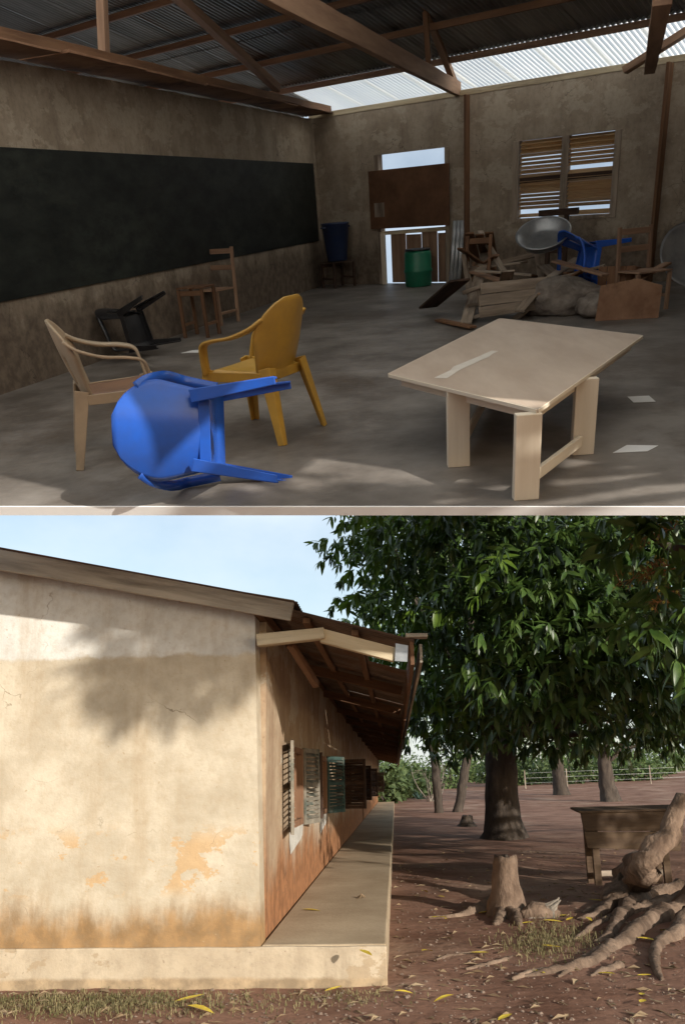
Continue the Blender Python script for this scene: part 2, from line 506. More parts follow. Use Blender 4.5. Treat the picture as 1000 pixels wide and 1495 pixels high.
# ================================================================== THE SCHOOL YARD
def hill(x, y):
    t = min(1, max(0, (y - 26) / 60))
    t = t * t * (3 - 2 * t)
    return t * (0.75 + 0.030 * max(0, min(60, x))) + 0.02 * noise.noise(Vector((x * 0.3, y * 0.3, 0)))
def ground_z(x, y):
    near = 0.030 * noise.noise(Vector((x * 1.3, y * 1.3, 3))) + 0.012 * noise.noise(Vector((x * 6, y * 6, 1)))
    k = min(1, max(0, abs(y - 8) / 40))
    return hill(x, y) + near * (1 - k) - 0.02
xs = sorted(set([-900, -400, -200, -120, -80, -60, -45, -35, -25, -18, -13, -10, -8, -6, -5] + [-4 + 0.16 * i for i in range(60)] + [6, 7, 8, 10, 12, 15, 19, 24, 30, 38, 48, 60, 80, 120, 200, 400, 900]))
ys = sorted(set([-60, -30, -15, -8, -4, -1, 1, 2, 3] + [3.6 + 0.16 * i for i in range(56)] + [12.8, 13.5, 14.5, 16, 18, 20, 22, 25, 28, 32, 36, 41, 47, 54, 62, 70, 80, 90, 110, 150, 250, 500, 1200]))
mb = MB()
mb.add([(x, y, ground_z(x, y)) for y in ys for x in xs], [(j * len(xs) + i, j * len(xs) + i + 1, (j + 1) * len(xs) + i + 1, (j + 1) * len(xs) + i) for j in range(len(ys) - 1) for i in range(len(xs) - 1)])
struct(mb.build('ground', soil, smooth=True))

# ---- school building ------------------------------------------------
PL = 0.26
O = G(381, 1380, PL)
O.z = 0
BYAW = -math.atan(70 / FPX)
BM = T(O) @ RZ(BYAW)
BI = BM.inverted()
def bl(x, y, axis, val):
    o = BI @ CAM
    d = BI.to_3x3() @ ray(x, y)
    return o + d * ((val - o[axis]) / d[axis])
school = thing('school_building', 'long low school building with cream plaster gable and tin veranda roof', 'school', BM)
LEN, WID = 44.0, 6.2
zc = bl(373, 897, 1, 0).z
q0, q1 = bl(0, 800, 1, -0.16), bl(430, 879, 1, -0.16)
slope = (q0.z - q1.z) / (q1.x - q0.x)
APX = -WID / 2
def zr(x): return q1.z - 0.015 + slope * (q1.x - x) if x > APX else q1.z - 0.015 + slope * (q1.x - APX) - slope * (APX - x)
ztop = bl(170, 945, 1, 0).z - 0.08
gable_m = wall_mat('cream gable plaster', (0.45, 0.385, 0.285), (0.60, 0.53, 0.41), (0.385, 0.235, 0.11), 0.46, top=(0.70, 0.69, 0.64), ztop=ztop, patch=(0.54, 0.345, 0.165), pscale=1.5, grime=(0.38, 0.28, 0.17), pz=(0.55, 1.12))
DROP = 0.10
lean = bl(372, 897, 1, 0).x
mb = MB()
n = 24
top = [(-WID * i / n, zr(-WID * i / n) - DROP) for i in range(n + 1)]
poly = [(0, PL - 0.08)] + [(lean, top[0][1])] + top[1:] + [(-WID, PL - 0.08)]
mb.prism(poly, 0.0, 0.2, axis=1)
mb.build('gable_wall', gable_m, school)
mb = MB()
mb.prism([(q[0], q[1]) for q in [(0, PL)] + top + [(-WID, PL)]], LEN - 0.2, LEN, axis=1)
mb.box((-WID, 0.203, PL), (-WID + 0.2, LEN - 0.203, top[-1][1]))
mb.build('rear_wall', side_m, school)
# plinth face and walkway
wx = bl(566, 1437, 1, -0.03).x
mb = MB()
nx = 40
ring = []
for i in range(nx + 1):
    x = -WID - 0.03 + (wx + WID + 0.03) * i / nx
    ring.append((x, PL - 0.010 + 0.006 * noise.noise(Vector((x * 3, 0, 0)))))
mb.prism([(wx, -0.1)] + ring[::-1] + [(-WID - 0.03, -0.1)], -0.035, 0.0, axis=1)
mb.build('plinth_face', concrete, school, bevel=0.008)
mb = MB()
mb.box((0.003, 0.003, -0.1), (wx - 0.004, LEN, PL - 0.002))
mb.build('walkway', walk_m, school, bevel=0.012)
# side wall with its openings (x = 0 plane)
ztw = zc - 0.02
wins = []
def apos(px): return bl(px, 1142, 0, 0.0).y
def wz(px, py): return bl(px, py, 0, 0.0).z
wa0, wa1 = apos(421), apos(441)
wz1, wz0 = wz(421, 1088), wz(421, 1212)
WW = wa1 - wa0
step = apos(471) - (wa0 + wa1) / 2
wins = [(wa0 + i * step, wa0 + i * step + WW) for i in range(12)]
doors = [(wa0 + 5.1 * step + WW * 0.9, wa0 + 5.1 * step + WW * 0.9 + 0.85), (wa0 + 8.3 * step, wa0 + 8.3 * step + .85)]
wins = [q for q in wins if all(q[1] < d0 - 0.1 or q[0] > d1 + 0.1 for d0, d1 in doors) and q[1] < LEN - 1]
ops = sorted([(q[0], q[1], wz0) for q in wins] + [(d[0], d[1], PL) for d in doors])
mb = MB()
y = 0.203
for (a, b, zb) in ops:
    mb.box((-0.2, y, PL), (0, a, ztw))
    if zb > PL: mb.box((-0.2, a, PL), (0, b, zb))
    mb.box((-0.2, a, wz1 if zb > PL else wz1 - 0.02), (0, b, ztw))
    y = b
mb.box((-0.2, y, PL), (0, LEN - 0.203, ztw))
mb.build('side_wall', side_m, school)
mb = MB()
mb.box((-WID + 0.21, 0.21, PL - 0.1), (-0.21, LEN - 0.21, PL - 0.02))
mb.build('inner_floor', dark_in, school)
lw, lh = 0.50, wz1 - wz0 + 0.03
NS = 15
leafm = {}
slat_me = {}
def leaf_frame(m):
    mb = MB()
    s = 0.042
    for x in (0, lw - s): mb.box((x, -0.014, 0), (x + s, 0.014, lh))
    for z in (0, lh * 0.48, lh - s * 1.2): mb.box((s, -0.013, z), (lw - s, 0.013, z + s * 1.2))
    return mb.mesh('shutter', m)
for k, m in (('green', green_paint), ('brown', wood_dark), ('grey', shutter_grey)):
    leafm[k] = leaf_frame(m)
    mb = MB()
    mb.hexa([(0.042, -0.022, -0.012), (lw - 0.042, -0.022, -0.012), (lw - 0.042, -0.017, -0.017), (0.042, -0.017, -0.017), (0.042, 0.017, 0.018), (lw - 0.042, 0.017, 0.018), (lw - 0.042, 0.022, 0.013), (0.042, 0.022, 0.013)])
    slat_me[k] = mb.mesh('slat', m)
def shutter(y, z, ang, kind, flip=1):
    """hinged at (0, y); ang measured from the wall towards the yard; flip 1 swings away along +y, -1 towards -y"""
    M = T(0.02, y, z) @ RZ(math.pi / 2 - ang if flip > 0 else -math.pi / 2 + ang)
    s = link('shutter', leafm[kind], school, M, bevel=0.003)
    for i in range(NS):
        zz = 0.07 + (lh - 0.14) * i / (NS - 1)
        if abs(zz - lh * 0.51) < 0.035: continue
        link('slat', slat_me[kind], s, T(0, 0, zz) @ RX(rnd.uniform(-0.12, 0.12)))
    return s
frm_me = None
for i, (a, b) in enumerate(wins):
    if frm_me is None:
        mb = MB()
        t = 0.06
        for y0 in (0, WW - t): mb.box((-0.12, y0, 0), (0.015, y0 + t, wz1 - wz0))
        mb.box((-0.12, t, 0), (0.02, WW - t, t))
        mb.box((-0.12, t, wz1 - wz0 - t), (0.015, WW - t, wz1 - wz0))
        mb.box((-0.09, WW / 2 - 0.03, t), (0.005, WW / 2 + 0.03, wz1 - wz0 - t))
        frm_me = mb.mesh('window_frame', frame_wood)
    link('window_frame', frm_me, school, T(0, a, wz0), bevel=0.004)
    k = 'brown'  # dark timber on the farther shutters stands in for veranda shade
    f1, f2 = [(0.16, 0.22), (0.12, 0.42), (1.25, 0.10), (0.15, 0.2), (0.9, 0.3), (0.3, 1.05)][i % 6]
    shutter(a, wz0 - 0.015, f1, 'grey' if i == 0 else k, -1)
    shutter(b, wz0 - 0.015, f2, ['grey', 'green', 'brown'][min(i, 2)], 1)
    mb = MB()
    mb.add([(0.006, y, z) for (y, z) in [(a + 0.02, wz0 - 0.01), (b + 0.02, wz0 - 0.01), (b - 0.05, wz0 - 0.11), (b - 0.2, wz0 - 0.14), (a + 0.3, wz0 - 0.2), (a + 0.08, wz0 - 0.22), (a + 0.02, wz0 - 0.12)]], [tuple(range(7))])
    if i < 2: mb.build('cement_patch', patch_m, school)
for (a, b) in doors:
    for y0 in (a, b - 0.06):
        mb = MB()
        mb.box((-0.12, y0, PL), (0.01, y0 + 0.06, wz1 - 0.02))
        mb.build('door_jamb', frame_wood, school)
    mb = MB()
    mb.box((-0.06, a + 0.065, PL + 0.01), (-0.02, b - 0.065, wz1 - 0.03))
    mb.build('door', green_paint, school)
# roofs: corrugated sheets, one by one
def corr(wd, ln, waves, amp, m, name, seg=6):
    """sheet in local x (across the waves, 0..wd) and y (down the slope 0..ln)"""
    vs, fs = [], []
    N2 = waves * seg
    rows = 3
    for j in range(rows):
        for i in range(N2 + 1):
            vs.append((wd * i / N2, ln * j / (rows - 1), amp * math.sin(2 * math.pi * i / seg)))
    for j in range(rows - 1):
        for i in range(N2):
            a = j * (N2 + 1) + i
            fs.append((a, a + 1, a + N2 + 2, a + N2 + 1))
    return MB().add(vs, fs).mesh(name, m, True)
def frame_M(o, ex, ey):
    ex, ey = Vector(ex).normalized(), Vector(ey).normalized()
    ez = ex.cross(ey)
    return Matrix(((ex.x, ey.x, ez.x, o[0]), (ex.y, ey.y, ez.y, o[1]), (ex.z, ey.z, ez.z, o[2]), (0, 0, 0, 1)))
rs_len = math.hypot(q1.x - APX, slope * (q1.x - APX)) + 0.02
sheet_main = corr(0.92, rs_len, 12, 0.011, metal_rust, 'roof_sheet')
ns = int((LEN + 0.3) / 0.86)
for i in range(ns):
    dz = 0.004 * (i % 2) + rnd.uniform(0, 0.004)
    link('roof_sheet', sheet_main, school, frame_M((APX, -0.2 + i * 0.86, zr(APX) + dz + 0.012), (0, 1, 0), (1, 0, -slope)) @ T(0, 0, 0), solid=0)
    link('roof_sheet', sheet_main, school, frame_M((APX, -0.2 + i * 0.86, zr(APX) + dz + 0.016), (0, 1, 0), (-1, 0, -slope)))
# veranda roof
v0 = bl(428, 893, 1, -0.10)
v1 = bl(600, 936, 1, -0.10)
vs_len = (v1 - v0).length + 0.03
vslope = (v0.z - v1.z) / (v1.x - v0.x)
def vz(x): return v0.z - vslope * (x - v0.x)
sheet_v = corr(0.92, vs_len + 0.12, 12, 0.011, metal_rust, 'veranda_sheet')
sheet_vs = corr(0.92, vs_len * 0.70, 12, 0.011, metal_rust, 'veranda_sheet')
sheet_vw = corr(0.80, vs_len + 0.12, 10, 0.011, metal_rust, 'veranda_sheet')
for i in range(ns):
    y0 = -0.12 + i * 0.86
    me = sheet_v
    if i == 1: me = sheet_vs
    if i in (2, 5, 9): me = sheet_vw
    link('veranda_sheet', me, school, frame_M((v0.x - 0.12, y0, vz(v0.x - 0.12) + 0.012 + 0.004 * (i % 2)), (0, 1, 0), (1, 0, -vslope)))
# barge boards on the gable
def brd(name, pa, pb, yv, w_, h_, m, jag=0.004):
    a, b = bl(pa[0], pa[1], 1, yv), bl(pb[0], pb[1], 1, yv)
    return beam(school, name, a, b, w_, h_, m, up=(0, 0, 1), bevel=0.005, jag=jag)
bw = (bl(0, 803, 1, -0.16) - bl(0, 831, 1, -0.16)).length
a0 = Vector((APX, -0.16, zr(APX) - bw / 2 - 0.012))
b0 = bl(427, 892, 1, -0.16)
beam(school, 'barge_board', a0, b0, 0.04, bw, wood_old, jag=0.004)
beam(school, 'barge_board', a0 + Vector((-0.001, 0, 0)), (2 * APX - b0.x, -0.16, b0.z), 0.04, bw, wood_old, jag=0.004)
for i in range(6):     # purlins carrying the barge board, running the length of the roof
    x = lean + 0.03 + (APX - lean) * (i / 5.2)
    beam(school, 'purlin', (x, -0.13, zr(x) - 0.075), (x, LEN, zr(x) - 0.075), 0.06, 0.08, wood_brown)
# veranda timbers
brd('eave_beam', (376, 936), (474, 925), -0.085, 0.09, 0.085, wood_cream)
brd('veranda_rafter', (470, 929), (577, 957), -0.06, 0.07, 0.105, wood_cream)
ex = v1.x - 0.05
for i in range(1, 16):
    y0 = i * 2.6 + 0.1
    beam(school, 'veranda_rafter', (0.0, y0, vz(0) - 0.09), (ex, y0, vz(ex) - 0.07), 0.06, 0.10, wood_brown, jag=0.003)
for fx in (0.32, 0.66):
    beam(school, 'veranda_purlin', (ex * fx, -0.02, vz(ex * fx) - 0.028), (ex * fx, LEN, vz(ex * fx) - 0.028), 0.055, 0.045, wood_brown)
p = bl(420, 940, 1, 0.05)
beam(school, 'brace', (0.02 + p.x, 0.05, p.z), (p.x + 0.16, 0.6, p.z - 0.25), 0.05, 0.06, wood_brown)
for i in range(9):
    L0 = LEN / 9
    sag = rnd.uniform(-0.02, 0.02)
    beam(school, 'fascia_board', (v1.x + 0.005, -0.09 + i * L0, vz(v1.x) - 0.10 + sag), (v1.x + 0.005, -0.09 + (i + 1) * L0 - 0.02, vz(v1.x) - 0.10 + rnd.uniform(-0.02, 0.02)), 0.03, 0.19 + 0.01 * (i % 3), wood_brown, jag=0.004)
    beam(school, 'gutter_board', (v1.x + 0.07, -0.05 + i * L0, vz(v1.x) - 0.085), (v1.x + 0.07, -0.05 + (i + 1) * L0 - 0.02, vz(v1.x) - 0.085), 0.022, 0.14, wood_old, jag=0.003)
beam(school, 'end_cap', (v1.x - 0.04, -0.11, vz(v1.x) + 0.035), (v1.x + 0.12, -0.11, vz(v1.x) + 0.03), 0.10, 0.028, wood_old, up=(0, 0, 1))
p = bl(580, 953, 1, -0.12)
mb = MB()
mb.add([(p.x - 0.02, -0.115, p.z - 0.06), (p.x + 0.07, -0.12, p.z - 0.07), (p.x + 0.08, -0.115, p.z + 0.05), (p.x - 0.01, -0.112, p.z + 0.07)], [(0, 1, 2, 3)])
mb.build('tin_flashing', tin, school, solid=0.003)

# ---- trees ------------------------------------------------------------
def leaf_shape(ln, wd, curl, detail=True):
    """lanceolate drooping leaf along +y"""
    st = [(0, .06), (.22, .8), (.5, 1.0), (.78, .62), (1.0, 0.0)] if detail else [(0, .1), (.42, 1.0), (1.0, 0.0)]
    vs, fs = [], []
    for (t, wv) in st:
        z = -curl * ln * t * t
        if wv == 0: vs.append((0, ln * t, z))
        else:
            vs += [(-wd / 2 * wv, ln * t, z + wd * .12 * wv), (0, ln * t, z), (wd / 2 * wv, ln * t, z + wd * .12 * wv)]
    k = len(st)
    for i in range(k - 2):
        a = 3 * i
        fs += [(a, a + 1, a + 4, a + 3), (a + 1, a + 2, a + 5, a + 4)]
    a = 3 * (k - 2)
    fs += [(a, a + 1, a + 3), (a + 1, a + 2, a + 3)]
    return np.array(vs), fs
def rot_to(d, roll):
    d = Vector(d).normalized()
    z = Vector((0, 0, 1))
    x = d.cross(z)
    if x.length < 1e-3: x = Vector((1, 0, 0))
    x.normalize()
    zz = x.cross(d)
    c, s = math.cos(roll), math.sin(roll)
    x2 = x * c + zz * s
    z2 = zz * c - x * s
    return np.array([[x2.x, d.x, z2.x], [x2.y, d.y, z2.y], [x2.z, d.z, z2.z]])
class Leaves:
    def __init__(s, base): s.bv, s.bf = base; s.V = []; s.n = 0; s.xf = []
    def put(s, pos, d, sc=1.0, roll=0.0):
        R = rot_to(d, roll)
        s.V.append((s.bv * sc) @ R.T + np.array(pos))
        s.xf.append((R, np.array(pos), sc))
    def build(s, name, m, parent, kind=None, sel=None):
        V = s.V if sel is None else [s.V[i] for i in sel]
        if not V: return None
        nb = len(s.bv)
        me = bpy.data.meshes.new(name)
        allv = np.concatenate(V)
        fs = []
        for i in range(len(V)):
            o = i * nb
            fs += [tuple(o + k for k in f) for f in s.bf]
        me.from_pydata(allv.tolist(), [], fs)
        me.materials.append(m)
        for q in me.polygons: q.use_smooth = True
        return link(name, me, parent, kind=kind)
def whorl(L, pos, axis, rg, nl=9, sc=1.0, droop=0.55):
    axis = Vector(axis).normalized()
    sx = axis.orthogonal().normalized()
    sy = axis.cross(sx)
    ph = rg.uniform(0, 6.28)
    for k in range(nl):
        a = ph + k * 2.4
        e = rg.uniform(0.1, 0.75)
        d = axis * e + (sx * math.cos(a) + sy * math.sin(a)) * 0.9
        d.z -= droop * rg.uniform(0.6, 1.5)
        L.put(Vector(pos) + axis * rg.uniform(-0.05, 0.08) * sc, d, sc * rg.uniform(0.5, 1.15), rg.uniform(-1.0, 1.0))
def rand_dir(rg):
    while True:
        v = Vector((rg.uniform(-1, 1), rg.uniform(-1, 1), rg.uniform(-1, 1)))
        if 0.05 < v.length < 1: return v.normalized()
def taper(a, b, n, bend, rg):
    a, b = Vector(a), Vector(b)
    o = []
    ph = rand_dir(rg)
    for i in range(n):
        t = i / (n - 1)
        o.append(a.lerp(b, t) + ph * bend * math.sin(math.pi * t) + Vector((rg.uniform(-1, 1), rg.uniform(-1, 1), 0)) * bend * 0.25 * (0 < i < n - 1))
    return o
def ceil_ok(p):
    """keeps foliage below the underside of the classroom slab"""
    q = RM.inverted() @ Vector(p)
    return q.z < -0.25 or q.y > 21 or q.x > 9 or q.x < -9 or q.y < 2.5
def trunk_mesh(base, top, r0, r1, flare, rg, n=14, seg=12, nb=6):
    pts = taper(base, top, seg, 0.10, rg)
    vs, fs = [], []
    ph = rg.uniform(0, 6)
    for i, p in enumerate(pts):
        t = i / (seg - 1)
        h = (p.z - base[2])
        r = r0 + (r1 - r0) * t
        fl = math.exp(-h / (r0 * 1.1))
        for k in range(n * 2):
            a = math.pi * k / n
            rad = r * (1 + 0.10 * noise.noise(Vector((math.cos(a) * 2, math.sin(a) * 2, h * 1.3 + ph))))
            rad += flare * r0 * fl * (0.45 + 0.55 * max(0, math.cos(nb / 2 * a + ph)) ** 2)
            vs.append(p + Vector((math.cos(a) * rad, math.sin(a) * rad, 0)))
    m2 = n * 2
    for i in range(seg - 1):
        for k in range(m2):
            fs.append((i * m2 + k, i * m2 + (k + 1) % m2, (i + 1) * m2 + (k + 1) % m2, (i + 1) * m2 + k))
    fs.append(tuple((seg - 1) * m2 + k for k in range(m2)))
    return MB().add(vs, fs)
def mango(label, base, height, r0, lobes, seed, leaf_len=0.21, nw=40, nfill=30, m=None, flare=0.6, bark_mat=None, top=None, rt=0.72, near_parts=0, group=None, light_side=None, hang=0.55):
    rg = random.Random(seed)
    base = Vector(base)
    root = thing('mango_tree', label, 'tree', T(base), group)
    top = Vector(top) if top else base + Vector((rg.uniform(-.2, .2), rg.uniform(-.2, .2), height))
    trunk_mesh((0, 0, -0.15), top - base, r0, r0 * rt, flare, rg).build('trunk', bark_mat or bark, root, smooth=True)
    tb = top - base
    for (c, r) in lobes:
        if rg.random() < 0.75:
            e = Vector(c) - base
            st = tb * rg.uniform(0.8, 1.0)
            pts = taper(st, e, 8, 0.3, rg)
            rr_ = min(r0 * 0.4, 0.16)
            MB().tube(pts, [rr_ * (1 - 0.85 * i / 7) for i in range(8)], 7, 0.2, seed).build('limb', bark, root, smooth=True)
    D = Leaves(leaf_shape(leaf_len, leaf_len * 0.285, 0.28))
    Y = Leaves(leaf_shape(leaf_len, leaf_len * 0.285, 0.28))
    B = Leaves(leaf_shape(leaf_len * 1.15, leaf_len * 0.30, 0.25, False))
    for (c, r) in lobes:
        c = Vector(c)
        rx = Vector((r, r, r * 0.78)) if not isinstance(r, tuple) else Vector(r)
        k = max(rx) ** 2
        for i in range(max(int(nw * k), 18)):
            d = rand_dir(rg)
            if d.z < -0.75 and rg.random() < 0.6: continue
            rad = rg.uniform(0.80, 1.06)
            p = c + Vector((d.x * rx.x, d.y * rx.y, d.z * rx.z)) * rad
            if not ceil_ok(p) or p.z < 0.9: continue
            ax = d + Vector((0, 0, -0.25))
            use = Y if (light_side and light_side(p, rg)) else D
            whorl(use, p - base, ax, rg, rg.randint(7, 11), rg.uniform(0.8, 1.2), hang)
        for i in range(int(nfill * k)):
            d = rand_dir(rg)
            p = c + Vector((d.x * rx.x, d.y * rx.y, d.z * rx.z)) * rg.uniform(0.15, 0.72)
            if not ceil_ok(p) or p.z < 0.9: continue
            B.put(p - base, rand_dir(rg) + Vector((0, 0, -0.4)), rg.uniform(0.8, 1.4), rg.uniform(-1, 1))
    cr_ = B.build('crown', m or leaf_dark, root, kind='stuff')
    if near_parts:
        # the leaves that show largest are leaves of their own
        I = sorted(range(len(D.xf)), key=lambda i: (Vector(D.xf[i][1]) + base - CAM).length)
        def vis(i):
            q = Vector(D.xf[i][1]) + base - CAM
            dd = q.dot(fwd)
            if dd < 1: return False
            px, py = CX + q.dot(c_rt) / dd * FPX, PY - q.dot(c_up) / dd * FPX
            return 0 < px < 1000 and 752 < py < 1495
        pick = [i for i in I if vis(i)][:near_parts]
        ps = set(pick)
        lm = bpy.data.meshes.new('leaf')
        lm.from_pydata(D.bv.tolist(), [], D.bf)
        lm.materials.append(leaf_dark)
        for q in lm.polygons: q.use_smooth = True
        for i in pick:
            R, pos, sc = D.xf[i]
            M = Matrix([[*(R[j] * sc), pos[j]] for j in range(3)] + [[0, 0, 0, 1]])
            link('leaf', lm, cr_, M)
        D.build('foliage', m or leaf_dark, root, kind='stuff', sel=[i for i in range(len(D.V)) if i not in ps])
    else:
        D.build('foliage', m or leaf_dark, root, kind='stuff')
    Y.build('sunlit_foliage', leaf_light, root, kind='stuff')  # lighter leaf copies that paint the sunlit part of the crown
    return root

# the big mango tree beside the veranda
tb = G(735, 1224)
rg = random.Random(11)
def L_(px, py, Y, r): return (tuple(atY(px, py, Y)), r)
lob = []
# outline lobes read off the photograph, at depths round the trunk
for (px, py, Y, r) in [
    (535, 800, 17, 1.1), (545, 880, 17.5, 1.0), (560, 760, 19, 1.3), (600, 830, 15, 1.5), (620, 930, 16, 1.4), (640, 1020, 17, 1.2), (610, 1010, 20, 1.3),
    (650, 760, 14, 1.6), (690, 860, 13, 1.5), (700, 960, 14, 1.5), (690, 1040, 16, 1.15), (740, 780, 12.5, 1.4), (770, 880, 11.5, 1.3), (790, 960, 11.5, 1.2),
    (760, 1030, 13, 1.05), (830, 800, 12, 1.4), (860, 890, 11.5, 1.3), (850, 1000, 12, 1.15), (900, 960, 12.5, 1.3), (920, 860, 13, 1.5), (940, 780, 13, 1.5),
    (930, 1020, 14, 1.2), (985, 930, 13, 1.4), (990, 1040, 16, 1.1), (880, 1065, 17, 0.9), (800, 1060, 18, 1.1), (730, 1075, 20, 1.0), (650, 1075, 22, 1.1),
    (560, 940, 22, 1.6), (700, 900, 22, 2.4), (850, 900, 22, 2.6), (980, 930, 22, 2.4), (780, 790, 20, 2.4), (640, 800, 22, 2.0), (930, 790, 20, 2.3),
    (1060, 900, 16, 2.0), (1080, 1010, 19, 1.6), (960, 1060, 21, 1.2), (770, 720, 22, 2.6), (630, 720, 21, 2.0), (900, 720, 21, 2.4)]:
    lob.append(L_(px, py, Y, r))
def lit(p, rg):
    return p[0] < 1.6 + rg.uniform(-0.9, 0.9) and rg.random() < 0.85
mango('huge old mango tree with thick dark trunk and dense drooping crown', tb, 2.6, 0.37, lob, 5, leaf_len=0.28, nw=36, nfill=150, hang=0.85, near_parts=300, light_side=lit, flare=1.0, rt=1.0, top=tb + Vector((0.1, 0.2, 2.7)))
# smaller trunks behind it
b1, b2 = G(641, 1188), G(667, 1187)
mango('slim upright mango tree growing beside the bare shrub', b1, 3.0, 0.17, [(tuple(b1 + Vector((-0.6, 1.0, 3.6))), 1.5), (tuple(b1 + Vector((0.3, 0.5, 3.0))), 1.0)], 21, leaf_len=0.3, nw=14, nfill=20, flare=0.5, rt=1.15)
mango('slim straight mango tree leaning towards the big trunk', b2, 3.0, 0.20, [(tuple(b2 + Vector((0.4, 1.0, 3.7))), 1.5), (tuple(b2 + Vector((1.0, 0.2, 3.1))), 1.0)], 22, leaf_len=0.3, nw=14, nfill=20, flare=0.5, top=b2 + Vector((0.7, 0, 3.0)), rt=0.95)
for (px, py, Y, r, hh, sd, lab) in [(820, 1150, 48, 0.42, 2.6, 31, 'far mango tree with its trunk closest to the big trunk, by the wire fence'), (890, 1145, 40, 0.42, 2.4, 32, 'far mango tree growing behind the wooden desk on the open field')]:
    q = atY(px, py, Y)
    q.z = ground_z(q.x, q.y)
    mango(lab, q, hh, r, [((q.x - 1.5, q.y, q.z + 3.3), 1.7), ((q.x + 1.4, q.y, q.z + 3.2), 1.7), ((q.x, q.y - 1, q.z + 4.2), 2.2), ((q.x + 3.0, q.y, q.z + 3.2), 1.5)], sd, leaf_len=0.42, nw=9, nfill=12, flare=0.6)
# the tree whose roots run over the yard, trunk beyond the frame, crown overhead to the right
nb = G(1052, 1330)
nl = []
rg = random.Random(3)
for i in range(44):  # out-of-view lobes, spread to shade the yard and veranda wall
    nl.append(((rg.uniform(6.3, 11), rg.uniform(1.3, 15), rg.uniform(2.6, 6.0)), rg.uniform(0.9, 1.4)))
nl = [q for q in nl if q[0][0] - q[1] > 0.5 * q[0][1] - 0.3]
for i in range(16):  # more unseen lobes, added to shade the big trunk
    nl.append(((rg.uniform(9.3, 12.5), rg.uniform(11, 17), rg.uniform(2.6, 5.6)), rg.uniform(0.9, 1.4)))
# a bough that reaches back behind the camera; it throws the leafy shadow on the gable
def along(px, py, t): return tuple(BM @ bl(px, py, 1, 0.0) + sdir * t)
nl += [(along(232, 975, 10.5), 0.40), (along(285, 930, 10.8), 0.45), (along(215, 1015, 10.6), 0.24), (along(330, 920, 11.0), 0.34), (along(190, 930, 11.2), 0.28), (along(260, 890, 11.3), 0.5), (along(300, 985, 10.8), 0.25)]
nl += [L_(985, 800, 6.0, 0.42), L_(975, 915, 6.3, 0.40), L_(1010, 860, 6.3, 0.6), L_(940, 775, 6.6, 0.34), L_(1050, 960, 6.6, .6)]
near_tree = mango('near mango tree with spreading surface roots beside the wooden desk', nb, 3.2, 0.40, nl, 9, leaf_len=0.22, nw=26, nfill=22, flare=0.7, top=nb + Vector((1.6, -0.6, 3.3)), bark_mat=bark_pale)
def root_run(parent, pix, rads, name='root', lift=0.05, m=None, seed=0, off=None):
    pts = []
    for (px, py), r in zip(pix, rads):
        q = G(px, py)
        q.z = ground_z(q.x, q.y) + r * lift
        pts.append(q - off)
    # finer spline
    fine, fr = [], []
    for i in range(len(pts) - 1):
        for k in range(8):
            t = k / 8
            p0, p1, p2, p3 = pts[max(i - 1, 0)], pts[i], pts[i + 1], pts[min(i + 2, len(pts) - 1)]
            fine.append(0.5 * ((2 * p1) + (p2 - p0) * t + (2 * p0 - 5 * p1 + 4 * p2 - p3) * t * t + (3 * p1 - p0 - 3 * p2 + p3) * t ** 3))
            fr.append(rads[i] + (rads[i + 1] - rads[i]) * t)
    fine.append(pts[-1])
    fr.append(rads[-1])
    return MB().tube(fine, fr, 14, 0.4, seed).build(name, m or bark_pale, parent, smooth=True)
for i, (pix, rads) in enumerate([
    ([(1010, 1330), (955, 1345), (905, 1375), (860, 1402), (800, 1418), (755, 1424)], [.15, .095, .075, .055, .035, .012]),
    ([(1010, 1318), (950, 1325), (905, 1335), (870, 1350), (835, 1370)], [.13, .075, .055, .035, .012]),
    ([(1010, 1345), (985, 1365), (962, 1375), (955, 1405), (966, 1425)], [.13, .08, .055, .04, .012]),
    ([(880, 1385), (850, 1398), (830, 1412), (815, 1425)], [.045, .035, .025, .008]),
    ([(1000, 1300), (930, 1308), (880, 1322), (850, 1330)], [.12, .075, .05, .02]),
    ([(905, 1405), (880, 1412), (862, 1420)], [.04, .035, .01]),
    ([(925, 1310), (895, 1322), (868, 1338), (842, 1342)], [.14, .08, .05, .015]),
    ([(930, 1312), (905, 1340), (890, 1362), (868, 1372)], [.14, .075, .05, .015])]):
    root_run(near_tree, pix, rads, seed=i, off=nb)
# the leaning buttress of that tree
q = [atY(1000, 1165, nb.y - 0.25), atY(972, 1225, nb.y - 0.35), atY(945, 1262, nb.y - 0.45), G(922, 1300) + Vector((0, 0, 0.10)), G(905, 1322) + Vector((0, 0, -.1))]
q = [q[i].lerp(q[i + 1], k / 5) for i in range(4) for k in range(5)] + [q[-1]]
MB().tube([a - nb for a in q], [.09 + .13 * (i / 20) ** 1.5 for i in range(21)], 22, 0.55, 4).build('buttress', bark_pale, near_tree, smooth=True)
